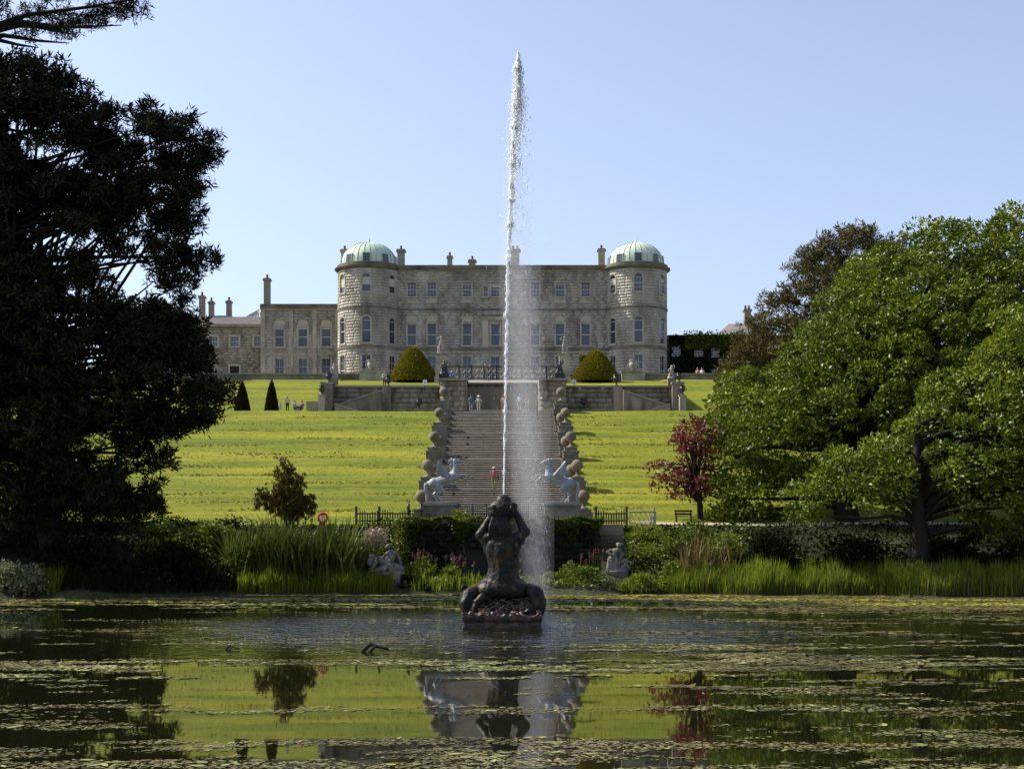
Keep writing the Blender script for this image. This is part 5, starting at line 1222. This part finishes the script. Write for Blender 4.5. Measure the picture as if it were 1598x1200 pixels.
# --- oaks on the right bank
oakF = [(1600,480),(1560,520),(1525,580),(1480,600),(1440,640),(1390,690),(1350,710),(1300,720),(1265,745),(1240,785),(1245,825),(1270,835),(1295,810),(1330,800),(1385,800),(1430,775),(1470,790),(1510,800),(1545,830),(1600,830),(1720,800),(1780,600),(1700,480)]
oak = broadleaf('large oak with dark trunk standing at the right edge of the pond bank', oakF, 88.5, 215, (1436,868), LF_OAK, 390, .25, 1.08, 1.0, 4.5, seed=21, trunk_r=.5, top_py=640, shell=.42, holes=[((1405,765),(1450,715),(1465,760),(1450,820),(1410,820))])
oakB = [(1112,640),(1140,600),(1175,575),(1200,590),(1240,560),(1255,520),(1290,480),(1320,450),(1345,420),(1385,395),(1420,378),(1455,358),(1500,350),(1535,352),(1555,338),(1600,345),(1720,380),(1760,560),(1700,700),(1560,740),(1500,700),(1430,750),(1380,760),(1340,770),(1300,740),(1260,790),(1225,800),(1205,760),(1180,825),(1150,832),(1120,815),(1108,760),(1130,720),(1118,690)]
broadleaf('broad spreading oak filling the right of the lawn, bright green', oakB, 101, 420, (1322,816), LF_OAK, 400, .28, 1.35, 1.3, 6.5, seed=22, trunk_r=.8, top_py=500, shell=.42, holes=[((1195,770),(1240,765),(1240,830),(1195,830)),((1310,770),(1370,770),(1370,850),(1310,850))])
# --- pine behind on the right
pb = [(1150,640),(1130,610),(1120,575),(1150,560),(1165,520),(1180,480),(1205,462),(1225,450),(1235,415),(1262,392),(1300,365),(1335,358),(1375,360),(1402,380),(1420,420),(1450,600),(1250,660)]
t = thing('pine_tree', 'olive-brown rounded pine rising behind the right-hand oaks', 'tree', tuple(at(1290, 650, 128)))
C = crown_points(pb, 128, 330, 1.0, 5, seed=31, surf=.55); limbs(t, tuple(at(1290,665,128)), tuple(at(1310,390,128)), .5, C[::3], 5, lim_r=.16)
tw_ = np.repeat(C, 14, 0); TW = tw_+unit(r.normal(size=tw_.shape))*np.array([1.2,1.1,.75])*(r.random((len(tw_),1))**.4)
tufts(TW, 18, .46, LF_PINE2, 'needles', t, 9, .17, .7); clump_leaves(C, .9, 30, .5, LF_PINE2, 'inner_foliage', t, .2, seed=18, shell=.9)
t = thing('young_conifer', 'small dull conifer at the left foot of the right-hand oak', 'tree', tuple(at(1128, 690, 118)))
C = crown_points([(1112,690),(1105,665),(1118,640),(1130,590),(1140,580),(1150,640),(1160,700)], 118, 40, .7, 1.5, seed=33); limbs(t, tuple(at(1132,705,118)), tuple(at(1136,590,118)), .15, C[::3], 5, lim_r=.06)
tw_ = np.repeat(C, 10, 0); TW = tw_+unit(r.normal(size=tw_.shape))*.7*(r.random((len(tw_),1))**.4); tufts(TW, 12, .4, LF_PINE2, 'needles', t, 10, .2, .7)
# --- purple-leaved tree
pr = [(1013,748),(1017,715),(1035,722),(1052,728),(1060,705),(1048,690),(1052,662),(1065,665),(1082,652),(1095,662),(1110,672),(1118,690),(1124,708),(1115,735),(1120,760),(1105,770),(1098,785),(1075,772),(1060,780),(1040,775),(1050,758),(1035,755),(1022,762)]
C = crown_points(pr, 101, 88, .42, 1.7, seed=41, surf=.4); bx_ = at(1092, 812, 101)
t = thing('purple_tree', 'small purple-leaved tree with twin dark stems on the lawn', 'tree', tuple(bx_)); limbs(t, tuple(bx_-Vector((0,0,.4))), tuple(at(1082,680,101)), .20, C[::1], 7, lim_r=.075)
MB().tube([at(1094,812,101)-Vector((0,0,.3)), at(1096,790,101), at(1091,770,101), at(1085,755,101)], [.09,.07,.06,.04], 6).build('second_stem', BARK, t, True)
clump_leaves(C, .52, 40, .24, LF_RED, 'crown', t, .55, seed=43, shell=.9)
# --- golden upright conifer by the flax
t = thing('golden_conifer', 'ragged golden-tipped conifer rising behind the flax clump', 'tree', tuple(at(444, 838, 96)))
C = crown_points([(430,800),(404,790),(401,768),(414,772),(428,782),(431,745),(438,730),(440,712),(445,730),(457,736),(464,752),(476,744),(471,765),(468,778),(490,780),(486,800),(444,815)], 96, 110, .24, .7, seed=51, surf=.5)
limbs(t, tuple(at(446,840,96)), tuple(at(443,728,96)), .10, C[::3], 8, lim_r=.04); tw_ = np.repeat(C, 10, 0); TW = tw_+r.normal(size=tw_.shape)*np.array([.13,.2,.22]); tufts(TW, 14, .22, LF_GOLD, 'foliage', t, 12, .26, 2.2)
# --- clipped yews
def topiary(label, pxc, pyb, wpx, hpx, Y, prof, m, name, n, zfix=None, dark=None):
    p = at(pxc, pyb, Y); s_ = Y/F; z0 = zfix if zfix is not None else p.z; t = thing(name, label, 'topiary', (p.x, Y, z0)); W_, H_ = wpx*s_/2, hpx*s_
    core_ = MB().lathe([(W_*.95*a, H_*.98*b) for a, b in prof], (p.x, Y, z0), 24).build('core', mat(name+'_core', [(.012,.012,.004),(.02,.02,.006)]), t)
    rr = np.random.default_rng(61); zs = rr.random(n)*.999; rad = np.interp(zs, [b for a, b in prof], [a for a, b in prof]); keep = rr.random(n) < (rad+.06); zs, rad = zs[keep], rad[keep]; a = rr.random(len(zs))*2*math.pi
    dr = np.interp(np.clip(zs+.01,0,1), [b for a_, b in prof], [a_ for a_, b in prof])-rad; slope_ = -dr*W_/(.01*H_)
    jit = 1+rr.normal(size=len(zs))*.012
    P = np.stack([p.x+W_*rad*jit*np.sin(a), Y-W_*rad*jit*np.cos(a), z0+zs*H_], 1); N = unit(np.stack([np.sin(a), -np.cos(a), np.clip(slope_,0,2)], 1)); D = unit(N*.55+rr.normal(size=P.shape)*.6)
    leafmesh('clipped_foliage', P-N*.05, D, .16*(.6+.8*rr.random(len(P))), .55, m, t); return t
DOME = [(.97,0),(1.0,.05),(.93,.18),(.79,.38),(.61,.58),(.42,.77),(.23,.92),(.09,.985),(.01,1.0)]
CONE = [(.62,0),(.95,.06),(1.0,.14),(.88,.32),(.68,.52),(.44,.74),(.20,.92),(.02,1.0)]
for px, w_, h_, lab in ((645,74,52,'domed golden-green clipped yew left of the balustrade'),(930,74,47,'domed golden-green clipped yew right of the balustrade')):
    X = at(px,0,161.5).x; z0 = gz(X,161.5)-.05; topiary(lab, px, 593, w_, YH-(z0-CH)*F/161.5-(593-h_), 161.5, DOME, LF_YEW, 'domed_topiary', 26000, z0)
for px, w_, h_, lab in ((378,23,41,'dark cone topiary on the upper lawn, left of a pair'),(424,20,43,'dark cone topiary on the upper lawn beside the picnickers')):
    X = at(px,0,142).x; z0 = gz(X,142)-.1; topiary(lab, px, 637, w_, YH-(z0-CH)*F/142-(637-h_), 142, CONE, LF_YEWD, 'cone_topiary', 9000, z0)
X = at(911,0,164).x; topiary('small round golden bush peeping out left of the right domed yew', 911, 566, 14, 12, 164, [(.5,0),(.9,.2),(1,.5),(.85,.8),(.4,.97),(.02,1)], LF_HEDGE, 'round_topiary', 3000)

# ------------------------------------------------------------------ bank shrubs
def shoreY(X):
    X = np.asarray(X, float); return 88.9-shore_shift(X)*.98
def shrub(label, px, py, wpx, hpx, Y, m, size=.2, n=26, per=90, seed=1, name='shrub', flat_=.8, dy=None, group=None, w=.5):
    s_ = Y/F; X = (px-CX)*s_; zb = CH+(YH-py)*s_; W_, H_ = wpx*s_/2, hpx*s_; rr = np.random.default_rng(seed*17+int(px)); t = thing(name, label, 'shrub', (X, Y, zb), group)
    d = unit(rr.normal(size=(n,3))); d[:,2] = np.abs(d[:,2]); f = .45+.4*rr.random(n); C = np.array([X,Y,zb])+d*f[:,None]*np.array([W_, dy or min(W_,1.2), H_*.92])
    rad = .30*min(W_*1.5, H_)*(.7+.6*rr.random(n)); clump_leaves(C, rad, per, size, m, 'foliage', t, w, seed=seed+int(px), flat_=flat_, shell=.8)
    b = MB()
    for k in range(0, n, 3): b.tube([(X+rr.normal()*.1, Y+rr.normal()*.1, zb-.5), tuple((C[k]+np.array([X,Y,zb]))/2), tuple(C[k])], [.05,.035,.015], 5)
    b.build('stems', BARK, t); return t
SH = [
 ('glossy pale-leaved shrub at the far left water edge', 25, 925, 110, 66, 83.2, LF_SILV, .22),
 ('dark low shrub beneath the big pine trunk', 120, 905, 150, 80, 85.5, LF_DARK, .24),
 ('dark brown-green shrub in the pine shade nearer the flax', 270, 910, 150, 80, 86.5, LF_DARK, .26),
 ('mid-green shrub at the lawn edge just right of the pine', 245, 868, 130, 62, 92, LF_SHRUB, .26),
 ('leafy green bush at the lawn edge left of the flax', 335, 868, 100, 60, 92, LF_SHRUB, .28),
 ('small dark bush on the lawn edge beside the flax', 362, 838, 42, 30, 94, LF_DARK, .18),
 ('bright leafy bush in front of the left end of the flax', 378, 908, 72, 78, 90.3, LF_SHRUB, .30),
 ('dark green bush between the flax and the picket fence', 560, 885, 80, 72, 91.2, LF_SHRUB, .22),
 ('dusty buff-flowered shrub beside the left garden steps', 582, 852, 52, 34, 92.2, LF_BUFF, .17),
 ('green shrub at the left end of the grotto wall', 655, 908, 62, 50, 91.6, LF_SHRUB, .19),
 ('low green planting along the foot of the grotto wall, left', 705, 917, 64, 36, 91.2, LF_SHRUB, .19),
 ('dark low planting at the water edge left of the statue', 645, 923, 80, 28, 90.0, LF_DARK, .17),
 ('low green planting right of the statue along the water', 850, 917, 66, 32, 91.0, LF_SHRUB, .19),
 ('rounded green planting below the right end of the grotto wall', 905, 917, 66, 46, 91.0, LF_SHRUB, .20),
 ('pale green rosette bush at the water edge right of the statue', 935, 922, 50, 34, 90.2, LF_SILV, .16),
 ('clipped rounded green bush behind the hooded statue', 1002, 886, 66, 56, 93.0, LF_HEDGE, .15),
 ('low spreading green bush beside the right garden steps', 1008, 846, 80, 30, 94.5, LF_HEDGE, .15),
 ('yellow-tinged bush at the right of the clipped bush', 1046, 884, 54, 54, 92.5, LF_HEDGE, .20),
 ('leafy green bush in front of the bench', 1086, 852, 56, 46, 94.0, LF_SHRUB, .20),
 ('mixed green shrub below the gravel path', 1130, 890, 90, 66, 91, LF_SHRUB, .24),
 ('bright green leafy bush at the left end of the right reeds', 1050, 908, 60, 40, 90.2, LF_SHRUB, .22),
 ('low bright green mound at the water edge below the hooded statue', 1008, 923, 120, 32, 89.4, LF_REED, .14),
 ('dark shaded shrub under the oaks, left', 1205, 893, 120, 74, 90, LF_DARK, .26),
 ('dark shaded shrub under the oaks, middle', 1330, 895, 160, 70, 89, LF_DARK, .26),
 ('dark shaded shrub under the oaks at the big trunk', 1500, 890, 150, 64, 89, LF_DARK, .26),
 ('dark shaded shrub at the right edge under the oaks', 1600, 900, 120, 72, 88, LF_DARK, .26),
 ('small light green bush on the pedestal base of the left horse', 720, 818, 28, 32, 96.3, LF_HEDGE, .12),
]
for i, (lab, px, py, w_, h_, Y, m, sz) in enumerate(SH): shrub(lab, px, py, w_, h_, Y, m, sz, 30 if w_ > 80 else 18, 110 if w_ > 80 else 80, seed=i+1)
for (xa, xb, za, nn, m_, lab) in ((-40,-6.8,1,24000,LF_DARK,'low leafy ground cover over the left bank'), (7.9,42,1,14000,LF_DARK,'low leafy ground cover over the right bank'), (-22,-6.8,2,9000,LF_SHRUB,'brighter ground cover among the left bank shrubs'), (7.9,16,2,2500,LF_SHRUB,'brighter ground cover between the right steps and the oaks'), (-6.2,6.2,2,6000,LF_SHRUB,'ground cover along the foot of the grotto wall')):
    rr = np.random.default_rng(nn); X = rr.uniform(xa, xb, nn); ylo = shoreY(X)+.6; Y = ylo+(np.where(np.abs(X) < 6.3, 93.6, 97.0)-ylo)*rr.random(nn); hh = (.12+.30*np.clip(np.sin(X*1.3+Y*.9)+np.sin(X*.55-Y*1.7),0,2))*rr.random(nn)
    P = np.stack([X, Y, ground_z(X,Y)+hh], 1); V, Fc = diamonds(P, unit(rr.normal(size=P.shape)*np.array([1,1,.6])+np.array([0,-.2,.3])), .20*(.6+.9*rr.random(nn)), .55); me = np_mesh('ground_cover', V, Fc); me.materials.append(m_); tag(ob('ground_cover', me), lab, 'ground cover', kind='stuff')
# hanging ivy on the grotto wall
t = thing('ivy_curtain', 'ivy and hedge growth hanging over the top of the grotto wall', 'ivy', (0, 93.7, 4.3))
rr = np.random.default_rng(71); n = 9000; X = rr.uniform(gx0-.3, gx1+.2, n); dep = rr.random(n)**1.8*(.75+.5*np.sin(X*1.9)+.35*np.sin(X*4.3+1))*1.0
P = np.stack([X, 93.62-rr.random(n)*.28*(1-dep*.2), 4.68+.10*np.sin(X*3)-np.abs(dep)], 1); D = unit(np.stack([rr.normal(size=n)*.6, -.6-rr.random(n)*.5, rr.normal(size=n)*.6], 1)); leafmesh('ivy_leaves', P, D, .13*(.6+.8*rr.random(n)), .7, LF_SHRUB, t)
n = 9000; X = rr.uniform(gx0, gx1, n); P = np.stack([X, 93.7-rr.random(n)*.12, rr.random(n)*4.2], 1); k = ~((np.abs(X-gz_) < .8) & (P[:,2] < 2.7)); P = P[k]; leafmesh('wall_creeper', P, unit(rr.normal(size=P.shape)+np.array([0,-.8,0])), .15*(.6+.8*rr.random(len(P))), .7, LF_IVY, t)
P = []
for x_ in (gx0-.1,):
    n = 2500; P = np.stack([x_+rr.normal(size=n)*.22, 93.4+rr.normal(size=n)*.25, 1.2+3.4*rr.random(n)], 1); leafmesh('corner_ivy', P, unit(rr.normal(size=P.shape)+np.array([0,-.5,.1])), .14*(.6+.8*rr.random(n)), .7, LF_HEDGE, t)
# ivy of the right-hand range
n = 26000; X = rr.uniform(ix(1044), ix(1250), n); Z = 20.5+(iz(524)-20.5)*rr.random(n); bulge = .12+.25*rr.random(n)+.25*(Z > iz(536))*np.clip(np.sin(X*.9)+.6,0,1)*(X > ix(1065))
k = np.ones(n, bool)
for px, z0, z1 in ((1055,557,540),(1090,557,540),(1116,558,540),(1148,556,540),(1117,592,576)): k &= ~((np.abs(X-ix(px)) < .58) & (Z > iz(z0)-.05) & (Z < iz(z1)))
P = np.stack([X, IY-.05-bulge, Z], 1)[k]; leafmesh('ivy', P, unit(rr.normal(size=P.shape)+np.array([0,-.6,-.2])), .26*(.6+.8*rr.random(len(P))), .75, LF_IVY, ivb)
n = 3500; X = rr.uniform(ix(1068), ix(1180), n); P = np.stack([X, IY-.5-.3*rr.random(n), iz(528)+.35*rr.normal(size=n)-.9*(rr.random(n) < .5)], 1); leafmesh('ivy_fringe', P, unit(rr.normal(size=P.shape)+np.array([0,-.3,.6])), .26*(.6+.8*rr.random(n)), .75, LF_SHRUB, ivb)
# New Zealand flax: sword leaves
def blades(n, base, spread, length, width, lean, m, name, parent, seed=1, seg=4, droop=.5):
    rr = np.random.default_rng(seed); V = []; Fc = []; bx = np.asarray(base(rr, n)); a = rr.random(n)*2*math.pi; ln = lean*np.clip(np.abs(rr.normal(size=n)),0,1.7); L_ = length*(.55+.65*rr.random(n))*(1+.13*np.sin(bx[:,0]*1.7)+.12*np.sin(bx[:,0]*4.1+2)); wd = width*(.7+.6*rr.random(n))
    dirh = np.stack([np.cos(a), np.sin(a), np.zeros(n)], 1); side = np.stack([-np.sin(a+rr.normal(size=n)*.8), np.cos(a), np.zeros(n)], 1); side = unit(side)
    vs = np.zeros((n, seg+1, 2, 3))
    for k in range(seg+1):
        t_ = k/seg; c_ = bx+dirh*(ln*L_*t_*(.6+droop*t_))[:,None]+np.array([0,0,1])*(L_*t_*(1-.35*droop*ln*t_*t_))[:,None]; wk = wd*(1-t_**2.2)*.5+.002
        vs[:,k,0] = c_-side*wk[:,None]; vs[:,k,1] = c_+side*wk[:,None]
    V = vs.reshape(-1,3); q = np.array([[2*k,2*k+1,2*k+3,2*k+2] for k in range(seg)]); Fc = (np.arange(n)*(2*(seg+1)))[:,None,None]+q[None]
    me = np_mesh(name, V, Fc.reshape(-1,4)); me.materials.append(m); return ob(name, me, parent)
for px, py, w_, h_, n, lab in ((452,893,160,72,1400,'large clump of sword-leaved flax behind the left reeds'),(520,903,76,52,480,'lower clump of sword-leaved flax nearer the left statue'),(1105,905,70,60,300,'bronze-leaved flax clump beside the right reeds')):
    p = at(px, py, 90.4); W_, H_ = w_*90.4/F/2, h_*90.4/F; t = thing('flax_plant', lab, 'plant', tuple(p))
    blades(n, lambda rr, n, p=p, W_=W_: np.stack([p.x+np.clip(rr.normal(size=n),-1.5,1.5)*W_*.75, p.y+rr.normal(size=n)*.6, np.full(n, p.z-.1)], 1), 0, H_*1.05, .12, .42, LF_FLAX if px < 1000 else LF_REEDD, 'sword_leaves', t, seed=int(px))
# reeds along the far shore
def reed(name, label, xa, xb, n, hgt, m, ybias, seed, gap=None, depth=1.4):
    rr = np.random.default_rng(seed)
    def base(rr, n):
        px = rr.uniform(xa, xb, n); X = (px-CX)*88/F; Y = shoreY(X)+ybias+depth*rr.random(n); return np.stack([X, Y, np.maximum(-.05, ground_z(X,Y)-.05)], 1)
    o = blades(n, base, 0, hgt, .045, .2, m, name, None, seed, 3); tag(o, label, 'reeds', kind='stuff'); return o
reed('reeds', 'green reeds along the left water edge before the flax', 372, 612, 4200, 1.0, LF_REED, .0, 81)
reed('reeds', 'sparse bright reeds at the far left water edge', 60, 130, 700, 1.2, LF_REED, -.2, 82)
reed('reeds', 'dark shaded reeds under the pine along the left shore', 110, 400, 1500, 1.0, LF_DARK, .1, 83)  # pine's shadow put into the blades by the dark leaf colour
reed('reeds', 'tall fresh green reeds along the right shore', 1040, 1720, 12500, 1.15, LF_REED, -.1, 84, depth=2.0)
reed('reeds', 'dry brown stems among the right shore reeds', 1090, 1650, 1300, 1.1, LF_REEDD, -.2, 85)
reed('reeds', 'sparse reeds beside the grotto wall planting', 640, 760, 350, .9, LF_REED, .1, 86)
# pink valerian spikes
for px, py, lab in ((660,880,'pink flower spikes in front of the grotto wall, left'),(925,880,'pink flower spikes in front of the grotto wall, right'),(715,885,'faint pink flowers beside the grotto opening')):
    p = at(px, py, 91.8); t = thing('pink_flowers', lab, 'flowers', tuple(p)); rr = np.random.default_rng(int(px)); n = 14
    S0 = np.stack([p.x+rr.normal(size=n)*.4, p.y+rr.normal(size=n)*.3, np.full(n, p.z-.3)], 1); b = MB(); PP_ = []
    for q in S0:
        h_ = .6+.7*rr.random(); b.tube([tuple(q), tuple(q+np.array([.05,0,h_]))], [.012,.006], 4)
        for _ in range(30): PP_.append(q+np.array([.05+rr.normal()*.05, rr.normal()*.05, h_-.3*rr.random()]))
    b.build('stalks', LF_REED, t)['kind'] = 'stuff'; PP_ = np.array(PP_); leafmesh('florets', PP_, unit(rr.normal(size=PP_.shape)), .07*(.6+.8*rr.random(len(PP_))), .7, LF_PINK, t)['kind'] = 'stuff'
# loose grass tufts over the slope
n = 80000; rr = np.random.default_rng(93); X = rr.uniform(-50, 50, n); Y = rr.uniform(99.7, 147, n); k = (np.abs(X) > 6.2) & ~((np.abs(X) < 18.4) & (Y > 138.3)) & (np.abs(X) < Y*.36); X, Y = X[k], Y[k]
P = np.stack([X, Y, ground_z(X,Y)-.02], 1); D = unit(rr.normal(size=P.shape)*np.array([.6,.6,.2])+np.array([0,0,.8])); V, Fc = diamonds(P, D, .04+.08*rr.random(len(P))**2, .6)
me = np_mesh('lawn_tufts', V, Fc); me.materials.append(leafmat('grass_tufts', [(.09,.12,.008),(.15,.17,.012),(.23,.225,.02)], .4, .7, .1)); tag(ob('lawn_tufts', me), 'uneven tufts of grass over the sunlit lawn slope', 'grass', kind='stuff')
# rows of dried clippings on the slope
n = 42000; rr = np.random.default_rng(91); rows = np.array([103.2,105.4,107.3,111.5,113.7,116.2,120.6,121.9,124.4,126.4,131,133.4,136.2]); rw_ = rr.integers(0, len(rows), n)
X = rr.uniform(-46, 46, n); thin = np.sin(X*.35+rw_*2.1)+np.sin(X*.9+rw_)*.6+rr.normal(size=n)*.5; k = (np.abs(X) > 6.3) & (thin > .2); X = X[k]; Y = rows[rw_[k]]+.35*np.sin(X*.12+rw_[k])+rr.normal(size=k.sum())*.22
P = np.stack([X, Y, ground_z(X,Y)+.01], 1); D = unit(rr.normal(size=P.shape)*np.array([1,.5,.25])+np.array([0,0,.25])); HAY = mat('dry_clippings', [(.20,.165,.05),(.32,.26,.09)], 3, .95)
V, Fc = diamonds(P, D, .10+.12*rr.random(len(P)), .5); me = np_mesh('grass_clippings', V, Fc); me.materials.append(HAY); tag(ob('grass_clippings', me), 'rows of dried brown grass clippings lying across the lawn slope', 'clippings', kind='stuff')

# ------------------------------------------------------------------ floating leaves and weed on the pond
GPX = np.array([0,200,400,600,800,1000,1200,1400,1598]); GPY = np.array([924,932,940,950,962,975,988,1000,1012,1025,1036,1048,1060,1090,1120,1145,1160,1180,1215])
DEN = np.array([
 [.6,.65,.65,.8,.8,.9,.95,.95,.95],[.75,.75,.7,.7,.6,.8,.95,.95,.9],[.35,.4,.45,.35,.15,.6,.9,.95,.85],[.2,.12,.12,.12,.05,.3,.7,.85,.75],[.15,.08,.05,.05,.02,.15,.4,.35,.4],
 [.45,.35,.15,.05,.02,.15,.4,.3,.35],[.55,.5,.35,.3,.08,.25,.35,.3,.35],[.3,.25,.45,.45,.1,.25,.5,.35,.35],[.2,.12,.2,.25,.15,.25,.75,.5,.4],[.35,.25,.2,.25,.25,.3,.7,.55,.4],
 [.75,.65,.6,.6,.3,.55,.55,.5,.4],[.4,.3,.15,.1,.2,.6,.75,.55,.45],[.4,.3,.06,.06,.2,.12,.45,.45,.4],[.45,.3,.07,.06,.14,.06,.4,.4,.4],[.4,.35,.12,.12,.15,.06,.4,.4,.4],
 [.5,.45,.3,.3,.3,.25,.45,.45,.45],[.45,.45,.45,.4,.5,.55,.55,.45,.45],[.4,.42,.4,.36,.42,.45,.45,.42,.42],[.42,.42,.4,.4,.42,.42,.42,.42,.42]])
def dens(px, py):
    i = np.clip(np.searchsorted(GPX, px)-1, 0, 7); j = np.clip(np.searchsorted(GPY, py)-1, 0, len(GPY)-2)
    u = np.clip((px-GPX[i])/(GPX[i+1]-GPX[i]), 0, 1); v = np.clip((py-GPY[j])/(GPY[j+1]-GPY[j]), 0, 1)
    return (DEN[j,i]*(1-u)+DEN[j,i+1]*u)*(1-v)+(DEN[j+1,i]*(1-u)+DEN[j+1,i+1]*u)*v
rn = np.random.default_rng(99)
KX = rn.normal(size=(26,2)); KX = KX/np.linalg.norm(KX, axis=1, keepdims=True)*(10**rn.uniform(-.55,.75,26))[:,None]; PHI = rn.random(26)*6.28; AMP = 1/np.linalg.norm(KX, axis=1)**.35
def fbm(X, Y): 
    v = np.zeros(len(X))
    for k in range(26): v += AMP[k]*np.sin(KX[k,0]*X+KX[k,1]*1.5*Y+PHI[k])
    return v/math.sqrt((AMP**2).sum()/2)
def floaters(name, label, N, rmin, rmax, m, bias, sd, seg=6, sel=None, z0=.004):
    rr = np.random.default_rng(sd); py = YH+3.3*F/(20.5+(88.5-20.5)*rr.random(N*6)); Y = 3.3*F/(py-YH); X = rr.uniform(-1,1,len(Y))*(Y*.37+2.5); px = CX+X*F/Y
    d = dens(np.clip(px,-200,1700), py); v = fbm(X*.6, Y*1.3)*.7+.55*fbm(X*2.1+50, Y*3.4)+rr.normal(size=len(X))*.10
    from_d = np.interp(d, [0,.05,.2,.5,.8,1], [3.2,1.9,1.15,.25,-.8,-1.6]); k = (v+bias > from_d) & (Y < shoreY(X)+.2) & ~((np.abs(X-.0) < 1.6) & (np.abs(Y-TY) < 1.5))
    if sel is not None: k &= sel(px, py, X, Y)
    X, Y = X[k][:N], Y[k][:N]; n = len(X); r_ = rmin+(rmax-rmin)*rr.random(n)**1.7; a0 = rr.random(n)*6.28; st = 1+.8*rr.random(n); tx, ty = rr.normal(size=n)*.05, rr.normal(size=n)*.05
    z = z0+rr.random(n)*.012; V = np.zeros((n, seg, 3))
    for k_ in range(seg):
        a = 2*math.pi*k_/seg; jj = 1+.18*rr.normal(size=n); dx, dy = np.cos(a)*r_*st*jj, np.sin(a)*r_/st*jj; c_, s_ = np.cos(a0), np.sin(a0); ex, ey = dx*c_-dy*s_, dx*s_+dy*c_
        V[:,k_] = np.stack([X+ex, Y+ey, z+tx*ex+ty*ey+.002], 1)
    me = np_mesh(name, V.reshape(-1,3), (np.arange(n)*seg)[:,None]+np.arange(seg)[None]); me.materials.append(m); tag(ob(name, me), label, 'water plants', kind='stuff'); return n
def padmat(name, cols, rough=.35): 
    m = mat(name, cols, .35, .65, spec=.15, island=.35); return m
W1 = padmat('brown_pondweed', [(.085,.07,.028),(.16,.138,.062),(.24,.21,.11)]); W2 = padmat('lily_pad', [(.10,.115,.03),(.20,.21,.075),(.30,.30,.13)]); W3 = padmat('yellow_algae', [(.14,.125,.010),(.28,.245,.015),(.38,.33,.026)], .8)
W4 = padmat('olive_weed', [(.05,.05,.015),(.11,.10,.03),(.16,.14,.06)])
floaters('brown_pondweed', 'small brown floating leaves scattered over the pond', 60000, .012, .046, W1, 0, 101)
floaters('olive_pondweed', 'olive floating weed among the brown leaves on the pond', 34000, .014, .055, W4, .1, 102)
floaters('lily_pads', 'pale green lily pads in rafts across the pond', 14000, .03, .10, W2, 0, 103, 8, lambda px, py, X, Y: ((py > 1000) & (py < 1065) & (np.sin(px*.008+1)+.6*np.sin(py*.3) > -.3)) | (np.random.default_rng(5).random(len(px)) < .08), .012)
floaters('yellow_algae', 'bright yellow-green algae scum along the far shore and in streaks', 16000, .06, .20, W3, .25, 104, 6, lambda px, py, X, Y: ((py < 947) & (np.sin(Y*1.1+X*.04)+.5*np.sin(X*.23+Y*.3) > .1)), .009)
floaters('yellow_scum', 'yellow algae streaks near the front of the pond', 6000, .012, .045, W3, .3, 106, 6, lambda px, py, X, Y: ((py > 1150) & (np.sin(Y*5.2+X*.2)+np.sin(X*.8) > 1.25) & (px > 700) & (px < 1250)), .009)
floaters('shore_weed', 'brown-green mat of weed lying along the far shore', 26000, .05, .20, W4, .7, 105, 6, lambda px, py, X, Y: py < 952)
W5 = padmat('dull_algae', [(.035,.030,.012),(.075,.064,.022),(.14,.122,.03)])
floaters('algae_mat', 'dull olive algae mats over the right side of the pond', 13000, .04, .15, W5, .1, 107, 7, lambda px, py, X, Y: (px > 880) & (py > 930) & (py < 1075), .006)
floaters('green_scum', 'thin olive scum in streaks over the left side of the pond', 6000, .03, .10, W5, .0, 108, 7, lambda px, py, X, Y: (px < 880) & (py > 985) & (py < 1060), .006)
# drift logs
for px, py, s_, lab in ((585,1017,1.0,'dark bent driftwood branch poking out of the pond'),(362,1014,.55,'small twig poking out of the pond at left')):
    Y = 3.3*F/(py-YH); X = (px-CX)*Y/F; t = thing('driftwood', lab, 'driftwood', (X, Y, 0)); b = MB()
    b.tube([(-.42*s_,0,-.05),(-.28*s_,.05,.1*s_),(-.12*s_,.08,.23*s_),(.06*s_,.05,.16*s_),(.25*s_,0,.12*s_),(.42*s_,-.05,.07*s_)], [.06*s_,.07*s_,.065*s_,.055*s_,.045*s_,.03*s_], 7); child('branch', b.mesh('branch', BARK, True), t)
    b = MB(); b.tube([(-.2*s_,-.1,-.05),(-.05*s_,-.08,.1*s_),(.02*s_,.0,.19*s_)], [.05*s_,.05*s_,.04*s_], 6); child('side_branch', b.mesh('side_branch', BARK, True), t)
